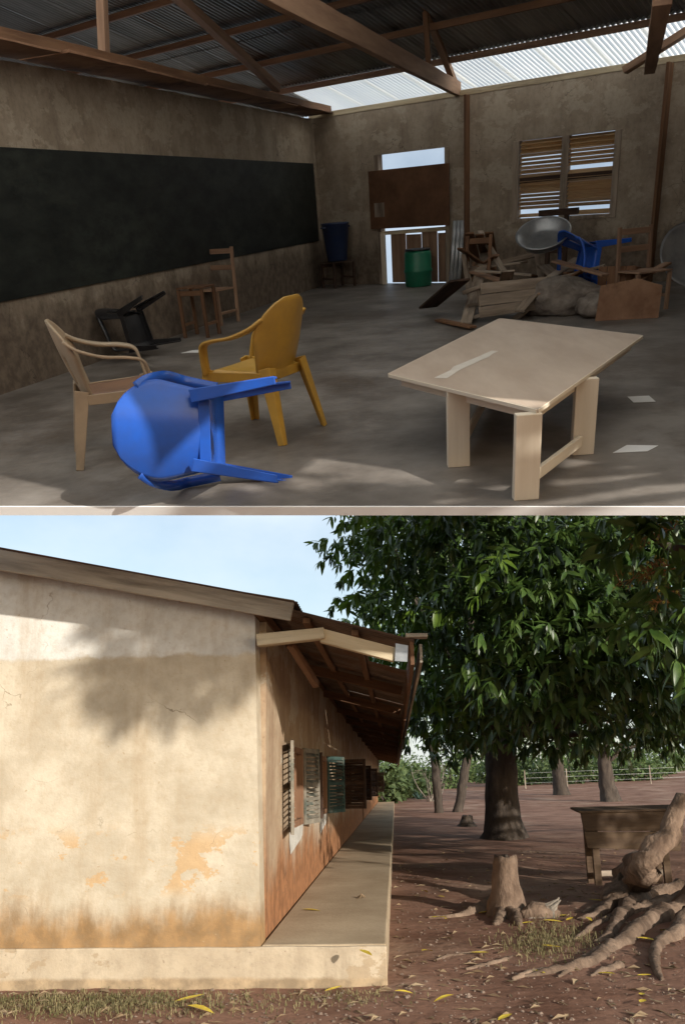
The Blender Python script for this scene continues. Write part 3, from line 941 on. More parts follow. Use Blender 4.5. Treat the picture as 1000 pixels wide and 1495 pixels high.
# flower panicles with small fruit on that tree
for (px, py, Y, s) in [(930, 790, 5.9, 0.8), (905, 850, 6.0, 1.0), (950, 845, 5.9, 1.0), (960, 880, 5.9, .7), (915, 770, 6.2, .7)]:
    rg = random.Random(px)
    o = atY(985, py - 20, Y + 0.25) - nb
    e = atY(px, py, Y) - nb
    mb = MB()
    pts = taper(o, e, 7, 0.05, rg)
    mb.tube(pts, [.006 * (1 - .7 * i / 6) for i in range(7)], 5)
    for i in range(1, 7):
        for k in range(5):
            d = rand_dir(rg) * 0.12 * s
            mb.tube([pts[i], pts[i] + d * 0.6 + Vector((0, 0, .01)), pts[i] + d], [.003, .0022, .001], 4)
            for j in range(2):
                mb.tube([pts[i] + d * .6, pts[i] + d * .6 + rand_dir(rg) * .05], [.002, .001], 4)
    pan = mb.build('flower_stalk', panicle_m, near_tree)
    mb = MB()
    for k in range(7):
        c = pts[rg.randint(2, 6)] + rand_dir(rg) * 0.10
        mb.lathe([(0.0005, -.014), (.009, -.009), (.012, 0), (.009, .009), (.0005, .014)], 8, c)
    mb.build('fruit', fruit_m, pan, smooth=True, kind='stuff')

# ---- background scrub -------------------------------------------------
def bush(q, wd, ht, seed, label, m=None, group='scrub along the far edge of the field'):
    rg = random.Random(seed)
    root = thing('scrub_bush', label, 'bush', T(q), group)
    MB().tube(taper((0, 0, -.1), (0.1, 0, ht * 0.6), 5, .1, rg), [.09, .07, .06, .05, .03], 6).build('stem', bark, root)
    Lv = Leaves(leaf_shape(0.34, 0.2, 0.2, False))
    for i in range(int(260 * wd)):
        d = rand_dir(rg)
        p = Vector((d.x * wd, d.y * wd * .7, ht * 0.5 + d.z * ht * 0.5)) * rg.uniform(0.55, 1.0)
        p *= 0.85 + 0.3 * noise.noise(Vector(p) * 0.9 + Vector((seed, 0, 0)))
        if p.z < 0.05: p.z = rg.uniform(0.05, .4)
        Lv.put(p, rand_dir(rg) + d * 0.6, rg.uniform(0.7, 1.5), rg.uniform(-1, 1))
    Lv.build('foliage', m or leaf_bush, root, kind='stuff')
rg = random.Random(77)
for i in range(26):
    px = 545 + i * 19 + rg.uniform(-6, 6)
    Y = 62 + rg.uniform(0, 26)
    q = atY(px, 1150, Y)
    q.z = ground_z(q.x, q.y) - 0.1
    bush(q, rg.uniform(2.0, 3.2), rg.uniform(2.6, 4.2), 100 + i, 'green scrub bush along the far edge of the field')
for i in range(4):
    q = atY(560 + i * 17, 1168, 44 + 3 * i)
    q.z = ground_z(q.x, q.y)
    bush(q, 1.3, 2.0 + 0.3 * (i % 2), 200 + i, 'leafy bush past the far end of the walkway', group='bushes past the walkway end')
# agave and bare shrub
q = G(613, 1174)
ag = thing('agave_plant', 'spiky grey green agave growing past the veranda', 'plant', T(q))
Lv = Leaves(leaf_shape(1.0, 0.12, 0.25))
rg = random.Random(5)
for i in range(26):
    a = rg.uniform(0, 6.28)
    Lv.put((0, 0, 0.02), (math.cos(a), math.sin(a), rg.uniform(0.5, 2.0)), rg.uniform(0.7, 1.1), 0)
Lv.build('leaves', leaf_agave, ag)
q = G(628, 1176)
bs = thing('bare_shrub', 'leafless grey shrub between agave and slim mango trunks', 'shrub', T(q))
mb = MB()
for i in range(9):
    e = Vector((rg.uniform(-1.2, 1.2), rg.uniform(-.5, .5), rg.uniform(1.2, 2.4)))
    pts = taper((0, 0, 0), e, 6, 0.25, rg)
    mb.tube(pts, [.05, .04, .03, .022, .014, .006], 5)
    for k in range(5):
        mb.tube([pts[3 + k % 3], pts[3 + k % 3] + rand_dir(rg) * 0.5 + Vector((0, 0, .2))], [.015, .004], 4)
mb.build('branches', drift, bs)
# fence far right
fen = thing('wire_fence', 'thin post and wire fence across the far field', 'fence', T(atY(950, 1140, 58).xy.to_3d()))
for i in range(7):
    x = -9 + 3 * i
    z = ground_z(fen.location.x + x, 58)
    beam(fen, 'post', (x, 0, z - .1), (x, 0, z + 1.3), 0.08, 0.08, wood_grey)
for k in range(3):
    mb = MB()
    mb.tube([(-9, -.05, ground_z(fen.location.x - 9, 58) + .4 + .35 * k), (9, -.05, ground_z(fen.location.x + 9, 58) + .4 + .35 * k)], [.008, .008], 4)
    mb.build('wire', tin, fen)

# ---- stumps, dead wood, desk -------------------------------------------
def stump(name, label, px, py, h, r0, r1, seed, roots=(), m=None):
    b = G(px, py)
    b.z = ground_z(b.x, b.y)
    root = thing(name, label, 'stump', T(b))
    rg = random.Random(seed)
    pts, n, sg = [], 26, 12
    vs, fs = [], []
    for i in range(sg):
        t = i / (sg - 1)
        z = -0.06 + (h + 0.06) * t
        r = r1 + (r0 - r1) * (1 - t) ** 2.2
        for k in range(n):
            a = 2 * math.pi * k / n
            q = Vector((math.cos(a), math.sin(a), z * 1.6 / max(h, .2)))
            rr_ = r * (1 + 0.22 * noise.noise(q * 1.7 + Vector((seed, 0, 0))) + 0.10 * noise.noise(q * 5 + Vector((seed, 0, 0))))
            zz = z + (0.05 * noise.noise(Vector((math.cos(a) * 2, math.sin(a) * 2, seed))) if i == sg - 1 else 0)
            vs.append((math.cos(a) * rr_ + 0.03 * t, math.sin(a) * rr_, zz))
    for i in range(sg - 1):
        for k in range(n):
            fs.append((i * n + k, i * n + (k + 1) % n, (i + 1) * n + (k + 1) % n, (i + 1) * n + k))
    c = len(vs)
    vs.append((0.03, 0, h - 0.04))
    for k in range(n): fs.append(((sg - 1) * n + k, (sg - 1) * n + (k + 1) % n, c))
    MB().add(vs, fs).build('trunk', m or bark_pale, root, smooth=True)
    for i, (pix, rads) in enumerate(roots): root_run(root, pix, rads, seed=seed + i, off=b, m=m)
    return root
stump('tree_stump', 'tall pale cut tree stump with spreading root in the yard', 739, 1332, 0.57, 0.27, 0.12, 3,
      roots=[([(738, 1322), (712, 1326), (690, 1330), (668, 1335), (625, 1338)], [.15, .10, .06, .04, .015]), ([(745, 1332), (752, 1342), (758, 1352)], [.12, .07, .03]), ([(735, 1333), (728, 1344), (722, 1350)], [.1, .05, .02])])
stump('tree_stump', 'small dark broken stump behind the tall pale stump', 681, 1206, 0.30, 0.34, 0.16, 8, m=bark)
b = G(788, 1338)
b.z = ground_z(b.x, b.y)
dw = thing('dead_wood', 'jagged bleached chunk of dead wood beside the tall stump', 'wood', T(b))
rg = random.Random(6)
for i in range(9):
    x = -0.13 + 0.034 * i
    mb = MB()
    hgt = 0.06 + 0.07 * abs(math.sin(i * 1.7)) + 0.06 * (i > 5)
    mb.tube([(x, rg.uniform(-.03, .03), -0.03), (x + .015, rg.uniform(-.03, .05), hgt * .55), (x + .09 + rg.uniform(-.03, .05), rg.uniform(-.06, .10), hgt)], [.05, .035, .006], 7, 0.7, i)
    mb.build('splinter', drift, dw, smooth=False)
MB().tube([(-.18, 0, 0.02), (-.05, .02, .05), (.1, .02, .05), (.2, 0, .02)], [.05, .085, .08, .04], 9, .5, 3).build('block', bark_pale, dw, smooth=True)
# loose thin roots lying on the soil
for i, (pix, rads) in enumerate([([(632, 1398), (655, 1392), (690, 1388), (735, 1380)], [.008, .014, .014, .006]), ([(680, 1412), (705, 1405), (735, 1398), (748, 1392)], [.012, .022, .02, .008]), ([(748, 1428), (772, 1420), (800, 1412)], [.015, .03, .012])]):
    b = G(*pix[0])
    o = thing('surface_root', ['thin root creeping over bare soil towards the walkway', 'curved pale root lying beside the grass tuft', 'short thick root end lying below the grass tuft'][i], 'root', T(b))
    root_run(o, pix, rads, seed=20 + i, off=b, name='root_strand')
# old school desk
f1 = G(876, 1292)
f1.z = ground_z(f1.x, f1.y)
YD = f1.y
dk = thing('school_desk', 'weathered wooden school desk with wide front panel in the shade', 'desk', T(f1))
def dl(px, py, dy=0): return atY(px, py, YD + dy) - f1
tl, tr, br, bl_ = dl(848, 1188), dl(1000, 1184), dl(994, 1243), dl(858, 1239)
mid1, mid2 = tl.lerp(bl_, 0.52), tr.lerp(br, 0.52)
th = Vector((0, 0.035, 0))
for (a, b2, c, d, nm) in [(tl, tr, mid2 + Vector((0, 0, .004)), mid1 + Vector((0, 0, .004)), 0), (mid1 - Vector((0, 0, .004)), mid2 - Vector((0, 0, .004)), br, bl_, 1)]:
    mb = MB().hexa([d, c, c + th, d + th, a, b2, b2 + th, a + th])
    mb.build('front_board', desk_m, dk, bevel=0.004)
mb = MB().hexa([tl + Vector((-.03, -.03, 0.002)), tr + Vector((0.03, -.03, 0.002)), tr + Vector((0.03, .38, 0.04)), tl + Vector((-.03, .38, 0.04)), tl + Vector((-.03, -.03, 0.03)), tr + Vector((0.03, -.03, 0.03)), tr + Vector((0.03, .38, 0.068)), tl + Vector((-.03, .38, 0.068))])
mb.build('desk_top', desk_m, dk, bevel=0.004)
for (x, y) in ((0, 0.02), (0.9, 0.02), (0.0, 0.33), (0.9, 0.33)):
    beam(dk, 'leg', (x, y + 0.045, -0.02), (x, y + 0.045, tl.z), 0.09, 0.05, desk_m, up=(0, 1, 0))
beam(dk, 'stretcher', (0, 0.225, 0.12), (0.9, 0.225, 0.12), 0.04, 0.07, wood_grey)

# ---- litter, stones, grass, fallen leaves --------------------------------
rg = random.Random(15)
prof = [(0.0, 1.0), (0.8, 0.3), (0.9, -0.2), (0.5, -0.7)]
mb = MB()
def building_clear(x, y):
    q = BI @ Vector((x, y, 0))
    return not (q.y > -0.07 and q.x < wx + 0.04)
cnt = 0
while cnt < 5200:
    Y = 3.9 + 9.5 * rg.random() ** 1.8
    x = rg.uniform(-0.46, 0.46) * Y
    if not building_clear(x, Y): continue
    cnt += 1
    s = rg.choice([0.004, 0.005, 0.006, 0.008, 0.010, 0.016]) * rg.uniform(0.6, 1.2)
    z = ground_z(x, Y)
    vs = []
    for (r, h) in ((0.5, 0.75), (1.0, 0.1)):
        for k in range(5):
            a = k * 1.2566 + s * 900
            vs.append((x + s * r * math.cos(a) * rg.uniform(.7, 1.2), Y + s * r * math.sin(a) * rg.uniform(.7, 1.2), z + s * h * rg.uniform(.6, 1.1)))
    mb.add(vs, [(0, 1, 2, 3, 4)] + [(k, 5 + k, 5 + (k + 1) % 5, (k + 1) % 5) for k in range(5)])
o = mb.build('gravel', stone_m, kind='stuff')
tag(o, 'earth crumbs and small pebbles strewn over the yard', 'gravel')
mb = MB()
cnt = 0
while cnt < 900:
    Y = 4.0 + 12 * rg.random() ** 1.5
    x = rg.uniform(-0.46, 0.46) * Y
    if not building_clear(x, Y): continue
    cnt += 1
    a = rg.uniform(0, 6.28)
    s = rg.uniform(0.025, 0.07)
    z = ground_z(x, Y) + 0.006
    c_, s_ = math.cos(a), math.sin(a)
    wv = s * rg.uniform(.12, .35)
    up = rg.uniform(0, .025)
    mb.add([(x - c_ * s, Y - s_ * s, z), (x - s_ * wv, Y + c_ * wv, z + up), (x + c_ * s, Y + s_ * s, z + .004), (x + s_ * wv, Y - c_ * wv, z + up * .6)], [(0, 1, 2), (0, 2, 3)])
o = mb.build('leaf_litter', litter_m, kind='stuff')
tag(o, 'dry brown leaf scraps scattered over the yard', 'leaf litter')
def grass(label, pxs, count, hmin, hmax):
    mb = MB()
    rg = random.Random(count)
    for i in range(count):
        px = rg.gauss(pxs[0], pxs[1])
        py = rg.gauss(pxs[2], pxs[3])
        if py > 1500 or py < 1300: continue
        q = G(px, py)
        if not building_clear(q.x, q.y + 0.02): continue
        z = ground_z(q.x, q.y)
        h = rg.uniform(hmin, hmax)
        a = rg.uniform(0, 6.28)
        ln = rg.uniform(.2, 1.6)
        wv = 0.0035
        d = Vector((math.cos(a), math.sin(a), 0))
        sd = Vector((-d.y, d.x, 0)) * wv
        p0 = Vector((q.x, q.y, z))
        p1 = p0 + Vector((0, 0, h * .6)) + d * h * ln * .3
        p2 = p0 + Vector((0, 0, h * max(.2, 1 - ln * .45))) + d * h * ln
        mb.add([p0 - sd, p0 + sd, p1 + sd * .7, p1 - sd * .7, p2], [(0, 1, 2, 3), (3, 2, 4)])
    o = mb.build('grass', grass_m, kind='stuff')
    tag(o, label, 'grass')
grass('short dry grass along the foot of the gable plinth', (120, 130, 1464, 10), 3300, 0.012, 0.055)
grass('patch of pale dry grass beside the tall stump', (800, 36, 1372, 15), 1000, 0.02, 0.09)
grass('sparse grass at the corner of the walkway', (500, 55, 1455, 7), 260, 0.02, 0.05)
# fallen yellow mango leaves
yl = []
for k in range(3):
    vs, fs = leaf_shape(0.15, 0.046, -0.10 + 0.12 * k)
    vs = vs + np.array([0, -0.075, 0.0])
    vs[:, 2] += 0.014 - vs[:, 2].min()
    me = bpy.data.meshes.new('fallen_leaf')
    me.from_pydata(vs.tolist(), [], fs)
    me.materials.append(leaf_yellow)
    for q in me.polygons: q.use_smooth = True
    yl.append(me)
rg = random.Random(40)
for (px, py, onw) in [(644, 1310, 0), (652, 1342, 0), (640, 1338, 0), (624, 1390, 0), (590, 1455, 0), (648, 1465, 0), (293, 1478, 0), (738, 1490, 0), (820, 1337, 0), (808, 1347, 0), (832, 1345, 0), (870, 1318, 0), (878, 1322, 0), (910, 1318, 0), (944, 1370, 0), (970, 1363, 0), (805, 1383, 0), (785, 1420, 0), (938, 1463, 0), (937, 1452, 0), (940, 1420, 0), (884, 1418, 0), (708, 1331, 0), (718, 1333, 0), (277, 1413, 2), (490, 1437, 0), (700, 1392, 0), (770, 1350, 0), (860, 1345, 0), (620, 1305, 0), (534, 1392, 1), (455, 1330, 1)]:
    if onw == 2: py, onw = 1462, 0
    q = G(px, py, PL if onw else 0)
    q.z = PL - 0.002 if onw else ground_z(q.x, q.y)
    if not onw and not building_clear(q.x, q.y - 0.06):
        q = BM @ Vector(((BI @ q).x, -0.14, 0))
        q.z = ground_z(q.x, q.y)
    o = link('fallen_leaf', yl[1] if onw else rg.choice(yl), None, T(q - Vector((0, 0, 0.012 if onw else 0))) @ RZ(rg.uniform(0, 6.28)) @ RX(rg.uniform(-.08, .08)) @ Matrix.Scale(rg.uniform(.8, 1.35), 4))
    if onw: tag(o, 'fallen yellow leaf lying on the cement walkway', 'leaf', 'fallen leaves on the walkway')
    else: tag(o, 'fallen yellow mango leaf lying on the bare earth', 'leaf', 'fallen yellow mango leaves on the earth')
q = G(528, 1312, PL)
q.z = PL
o = thing('dry_twig', 'curled dry twig heap lying on the walkway', 'twig', T(q))
mb = MB()
rg = random.Random(2)
for i in range(14):
    a = rand_dir(rg) * 0.05
    mb.tube([(a.x, a.y, .006 + abs(a.z) * .2), (a.x * .2, a.y * .4, .02 + abs(a.z) * .4), (-a.x, -a.y * .5, .006 + abs(a.z) * .1)], [.004, .005, .002], 4)
mb.build('stalks', litter_m, o)

# ================================================================== THE CLASSROOM
C = F(475, 415)
_v = rr(922, 263)
ldir = Vector((_v.x, _v.y, 0)).normalized()
_v = rr(472, 172)
H = (RE + _v * (C.y / _v.y)).z
Q = F(985, 90, H)
bdir = Vector((Q.x - C.x, Q.y - C.y, 0)).normalized()
n_in = Vector((bdir.y, -bdir.x, 0))
if n_in.y > 0: n_in = -n_in
WB = frame_M(C, bdir, -n_in)             # back wall frame: x along, y outward, z up
ex_l = -ldir
ey_l = Vector((-ex_l.y, ex_l.x, 0))
WL = frame_M(C, ex_l, ey_l)              # left wall frame: x towards the camera, y into the room
WBI, WLI = WB.inverted(), WL.inverted()
def PB(x, y, off=0.0): return WBI @ P(x, y, C + n_in * off, n_in)    # pixel on the back wall, in its frame
def PW(x, y, off=0.0): return WLI @ P(x, y, C + ey_l * off, ey_l)
room = thing('classroom', 'dim bare classroom interior with stained plaster walls and open tin roof', 'classroom', RM)
SB, TL = 8.4, 12.6
# floor slab, its front edge painted white
fA, fB = F(-40, 738), F(1045, 738)
lend = C + ex_l * TL
rstart = C + bdir * SB
RL = 10.6
rend = rstart + ex_l * RL
poly = [C + ey_l * -0.19 + n_in * -0.19, lend + ey_l * -0.19, fA, fB, rend, rstart + n_in * -0.19]
def edge_drop(x):
    a = F(x, 738)
    nrm = Vector((fB.y - fA.y, fA.x - fB.x, 0)).normalized()
    return -P(x, 751.5, a, nrm).z
dz = edge_drop(500)
mb = MB()
mb.prism([(p.x, p.y) for p in poly], -dz * 0.98, 0, axis=2)
fl = mb.build('classroom_floor', floor_m, None, RM)
struct(fl)
eo = Vector((fB.y - fA.y, fA.x - fB.x, 0)).normalized()
if eo.y > 0: eo = -eo
mb = MB()
nseg = 40
dA, dB = edge_drop(-40), edge_drop(1045)
vs, fs = [], []
for i in range(nseg + 1):
    t = i / nseg
    a = fA.lerp(fB, t) + eo * 0.004
    d_ = dA + (dB - dA) * t
    vs += [(a.x, a.y, -0.001), (a.x, a.y, -d_), (a.x - eo.x * -0.012, a.y + eo.y * 0.012, -0.003), (a.x + eo.x * .012, a.y + eo.y * .012, -d_ + .002)]
for i in range(nseg):
    a = 4 * i
    fs += [(a + 2, a + 3, a + 7, a + 6), (a, a + 2, a + 6, a + 4), (a + 1, a + 5, a + 7, a + 3)]
mb.add(vs, fs).build('slab_edge', white_edge, fl)

def walled(frame, x0, x1, z1, y0, y1, openings):
    """wall x0..x1 in a frame, with openings (a, b, zlo, zhi) sorted along x"""
    mb = MB()
    x = x0
    for (a, b, zl, zh) in openings:
        mb.box((x, y0, 0.0), (a, y1, z1))
        if zl > 0: mb.box((a, y0, 0.0), (b, y1, zl))
        mb.box((a, y0, zh), (b, y1, z1))
        x = b
    mb.box((x, y0, 0.0), (x1, y1, z1))
    return mb
d0, d1 = PB(551, 330).x, PB(657, 330).x
dz1 = PB(603, 219).z
w0, w1 = PB(749, 260).x, PB(903, 260).x
wzl, wzh = PB(826, 321).z, PB(826, 197).z
walled(WB, 0.0, SB + 0.2, H, 0.0, 0.2, [(d0, d1, 0.0, dz1), (w0, w1, wzl, wzh)]).build('back_wall', wall_room, room, WB)
mb = MB()
n = 40
tz = [(-0.2 + (TL + 0.2) * i / n, H + 0.02 * noise.noise(Vector((i * 0.6, 0, 0)))) for i in range(n + 1)]
mb.prism([(-0.2, 0)] + tz + [(TL, 0)], -0.2, -0.001, axis=1)
mb.build('blackboard_wall', wall_room, room, WL)
RW = frame_M(rstart, ex_l, ey_l)

# posts on the back wall
for px in (684, 965):
    s = PB(px, 260).x
    beam(room, 'wall_post', WB @ Vector((s, -0.02, 0)), WB @ Vector((s, -0.02, H - 0.002)), 0.05, 0.24 if px < 700 else 0.42, wood_brown, up=n_in)
# blackboard
bt, bb = PW(455, 238).z, PW(465, 351).z
bx = PW(461, 300).x
mb = MB()
mb.box((bx, 0.0, bb), (TL - 0.15, 0.022, bt))
mb.build('blackboard', blackboard_m, room, WL, bevel=0.006)
# ---- roof of the classroom -------------------------------------------------
PIT = math.tan(math.radians(13))
SPAN = 13.4
def rz_(t): return H + 0.30 + PIT * (t if t < SPAN / 2 else SPAN - t)
def RP(s, t, dz=0.0): return WB @ Vector((s, -t, rz_(t) + dz))
SW = 0.86
kx = ex_l.dot(n_in)
prf = [(RL * i / 24, rz_(RL * i / 24 * kx) - 0.02) for i in range(25)]
MB().prism([(0, 0)] + prf + [(RL, 0)], -0.2, 0.0, axis=1).build('right_wall', wall_room, room, RW)
# where the first purlin crosses
nr = Vector((n_in.x * -PIT, n_in.y * -PIT, 1)).normalized()
def onroof(x, y, dz=0): return WBI @ P(x, y, RP(0, 0, dz), nr)
t1 = -onroof(700, 72).y
t1 = max(0.8, min(2.6, t1))
sl_c = math.cos(math.atan(PIT))
s_room = RM.to_3x3().inverted() @ sdir
m_sun = (fB - fA).cross(s_room).normalized()
if m_sun.z < 0: m_sun = -m_sun
def in_reach(s, t, ln):
    """the unseen overhang, added to block sun, stops where it starts to shade more than the room floor"""
    return all((RP(a, t + ln) - fA).dot(m_sun) > -0.02 and (RP(a, t) - fA).dot(m_sun) > 0 for a in (s, s + SW))
def rsheet(me, s, t, dz):
    down = t < SPAN / 2
    e1 = WB.to_3x3() @ Vector((1, 0, 0))
    a, b = RP(s, t), RP(s, t + 0.5)
    link('roof_sheet', me, room, frame_M(RP(s, t, dz), e1, (b - a)))
cl_me = corr(0.92, (t1 + 0.75) / sl_c, 11, 0.016, sheet_clear, 'roof_sheet')  # white translucent bay stands in for outside light under the eave
rows = [(t1 - 0.05, 2.05)]
tt = t1 - 0.05 + 1.95
while tt < SPAN / 2 - 0.2:
    ln = min(2.05, SPAN / 2 - tt)
    rows.append((tt, ln))
    tt += 1.95
tt = SPAN / 2
while tt < SPAN + 3.6:  # overhang rows added past the front to keep sun out
    rows.append((tt, 0.75))
    tt += 0.65
me_c = {}
for k in range(25):
    s = -5.2 + k * SW
    if k < 18: rsheet(cl_me if s > -0.9 else corr(0.92, (t1 + 0.75) / sl_c, 11, 0.016, metal_roof, 'roof_sheet'), s, -0.7, 0.004 * (k % 2))
    for j, (ta, ln) in enumerate(rows):
        if k >= 18 and ta < 6: continue  # extra columns, added unseen to block sun from the right
        key = round(ln, 2)
        if ta > 6 and not in_reach(s, ta, ln): continue
        if ta > 6.6 and k >= 8:                       # translucent sheets added out of view to brighten the room
            key = ('clear', key)
            if key not in me_c: me_c[key] = corr(0.92, ln / sl_c, 11, 0.016, sheet_clear, 'roof_sheet')
        if key not in me_c: me_c[key] = corr(0.92, ln / sl_c, 11, 0.016, metal_roof, 'roof_sheet')
        rsheet(me_c[key], s, ta, 0.010 + 0.012 * (j % 2) + 0.004 * (k % 2))
# purlins along the roof, wall plate
for i, t in enumerate([t1, t1 + 1.25, t1 + 2.5, t1 + 3.75, SPAN / 2 + 0.6]):
    beam(room, 'purlin', RP(-5.2, t, -0.065), RP(SB + 0.2, t, -0.065), 0.07, 0.09, wood_brown if i else wood_red)
beam(room, 'wall_plate', WB @ Vector((-0.1, 0.06, H + 0.045)), WB @ Vector((SB, 0.06, H + 0.045)), 0.14, 0.09, wood_cream)
# roof trusses: tie beams and struts, each in its own upright plane parallel to the blackboard wall
def truss(px, py, members, tie=None):
    p0 = P(px, py, C, n_in)
    nT = Vector((ldir.y, -ldir.x, 0))
    if tie:
        p0.z = H + 0.12
        e = P(tie[0], tie[1], p0, nT)
        e.z = p0.z
        e = p0 + (e - p0).normalized() * max(4.0, (e - p0).length * 1.3)
        beam(room, 'tie_beam', p0 + ldir * 0.1, e, 0.09, tie[2], wood_red, jag=0.005)
    for (a, b, w_, m) in members:
        beam(room, 'strut', P(a[0], a[1], p0, nT), P(b[0], b[1], p0, nT), w_, w_, m, up=nT, jag=0.003)
truss(668, 137, [((668, 132), (612, -12), 0.10, wood_red), ((627, 108), (619, -10), 0.075, wood_brown)], tie=(440, 0, 0.22))
truss(946, 97, [((949, 98), (968, -10), 0.13, wood_red)])
beam(room, 'strut', WB @ PB(912, 102, 0.3), WB @ PB(1010, 40, 0.3), 0.10, 0.20, wood_red, up=n_in, jag=0.004)
pw = P(405, 128, C + ey_l * 0.35, ey_l)
pe = P(255, -10, C + ey_l * 0.35, ey_l)
beam(room, 'strut', pw, pe, 0.12, 0.12, wood_red, up=ey_l, jag=0.004)
beam(room, 'strut', P(152, 82, C + ey_l * 0.3, ey_l), P(148, -12, C + ey_l * 0.3, ey_l), 0.10, 0.10, wood_red, up=ey_l, jag=0.003)
# stained boards along the top of the blackboard wall
xx = 0.1
rg = random.Random(12)
while xx < TL - 1.2:
    ln = rg.uniform(1.6, 2.4)
    wv = rg.uniform(0.5, 0.68)
    a = WL @ Vector((xx, wv / 2 - 0.1, H + 0.05 + rg.uniform(0, 0.015)))
    b = WL @ Vector((min(TL, xx + ln - 0.03), wv / 2 - 0.1, H + 0.05 + rg.uniform(0, 0.02)))
    beam(room, 'ceiling_board', a, b, wv, 0.02, soffit, up=(0, 0, 1), jag=0.006)
    xx += ln
beam(room, 'wall_beam', WL @ Vector((0.1, 0.40, H + 0.13)), WL @ Vector((TL, 0.42, H + 0.11)), 0.10, 0.10, wood_brown, jag=0.006)
# ---- door ---------------------------------------------------------------------
fw = 0.10
mb = MB()
for xa in (d0, d1 - fw):
    mb = MB()
    mb.box((xa, -0.02, 0.004), (xa + fw, 0.14, dz1 - 0.003))
    mb.build('door_jamb', wood_grey, room, WB, bevel=0.006)
u0, u1 = PB(540, 285, 0.14), PB(656, 285, 0.14)
zt, zb = PB(600, 243, 0.14).z, PB(600, 331, 0.14).z
mb = MB()
mb.box((u0.x, -0.17, zb), (u1.x, -0.13, zt))
ud = mb.build('door_panel', board_brown, room, WB, bevel=0.006)
mb = MB()
mb.box((u0.x + 0.12, -0.178, zb + 0.22), (u0.x + 0.36, -0.172, zb + 0.48))
mb.build('paper_patch', wood_grey, ud)
x = PB(568, 370).x
lz = PB(600, 338).z
for i in range(4):
    wv = (PB(660, 370).x - x) / 4
    mb = MB()
    mb.box((x + i * wv, 0.09, 0.02), (x + i * wv + wv - 0.02, 0.12, lz - 0.05 * (i % 2)))
    mb.build('door_plank', wood_red, room, WB, bevel=0.004)
beam(room, 'door_rail', WB @ Vector((PB(556, 340).x, 0.02, lz)), WB @ Vector((PB(655, 340).x, 0.02, lz + 0.03)), 0.09, 0.07, wood_cream)
beam(room, 'light_strip', WB @ Vector((PB(561, 340).x, -0.06, 0.0)), WB @ Vector((PB(561, 340).x, -0.06, lz)), 0.10, 0.05, wood_new, up=n_in)  # pale upright stands in for a strip of daylight beside the planks
# ---- window with louvred shutters ---------------------------------------------------
mb = MB()
fw = 0.11
for (a, b) in ((w0, w0 + fw), (w1 - fw, w1), ((w0 + w1) / 2 - fw * .55, (w0 + w1) / 2 + fw * .55)):
    mb.box((a, -0.03, wzl + 0.002), (b, 0.13, wzh - 0.002))
mb.box((w0 + fw, -0.028, wzl + 0.001), (w1 - fw, 0.128, wzl + 0.07))
wf = mb.build('window_frame', wood_grey, room, WB, bevel=0.006)
rg = random.Random(4)
nsl = 19
sw = (w1 - w0) / 2 - fw * 1.7
slm = MB().hexa([(0, -0.05, -0.010), (sw, -0.05, -0.010), (sw, -0.04, -0.022), (0, -0.04, -0.022), (0, 0.04, 0.052), (sw, 0.04, 0.052), (sw, 0.05, 0.04), (0, 0.05, 0.04)]).mesh('slat', slat_thin)
for side in (0, 1):
    for i in range(nsl):
        if (side, i) in ((0, 1), (1, 1), (1, 11)): continue
        z = wzl + 0.1 + (wzh - wzl - 0.16) * i / (nsl - 1)
        xo = w0 + fw * 1.15 if side == 0 else (w0 + w1) / 2 + fw * .6
        link('slat', slm, wf, T(xo, 0.05, z) @ RX(rg.uniform(-0.3, 0.1)))
    xo = w0 + fw * 1.15 if side == 0 else (w0 + w1) / 2 + fw * .6
    zz = wzl + (wzh - wzl) * 0.52
    beam(wf, 'shutter_rail', (xo, 0.03, zz), (xo + sw, 0.03, zz + 0.01), 0.05, 0.09, wood_dark)

# ================================================================== furniture
def put(p, yaw=0.0): return RM @ T(p.x, p.y, p.z) @ RZ(yaw)
def sweep(mb, pts, wd, thk, side):
    """flat band along a path; side = direction of the band's width"""
    pts = [Vector(p) for p in pts]
    fine = []
    for i in range(len(pts) - 1):
        p0, p1, p2, p3 = pts[max(i - 1, 0)], pts[i], pts[i + 1], pts[min(i + 2, len(pts) - 1)]
        for k in range(5):
            t = k / 5
            fine.append(0.5 * ((2 * p1) + (p2 - p0) * t + (2 * p0 - 5 * p1 + 4 * p2 - p3) * t * t + (3 * p1 - p0 - 3 * p2 + p3) * t ** 3))
    fine.append(pts[-1])
    vs, fs = [], []
    for i, p in enumerate(fine):
        d = (fine[min(i + 1, len(fine) - 1)] - fine[max(i - 1, 0)]).normalized()
        s = Vector(side)
        s = (s - d * s.dot(d)).normalized()
        nn = d.cross(s)
        t = i / (len(fine) - 1)
        w_ = wd[0] + (wd[1] - wd[0]) * t
        vs += [p - s * w_ / 2 - nn * thk / 2, p + s * w_ / 2 - nn * thk / 2, p + s * w_ / 2 + nn * thk / 2, p - s * w_ / 2 + nn * thk / 2]
    for i in range(len(fine) - 1):
        for k in range(4):
            fs.append((4 * i + k, 4 * i + (k + 1) % 4, 4 * i + 4 + (k + 1) % 4, 4 * i + 4 + k))
    fs += [(3, 2, 1, 0), tuple(4 * (len(fine) - 1) + k for k in range(4))]
    mb.add(vs, fs)
    return mb
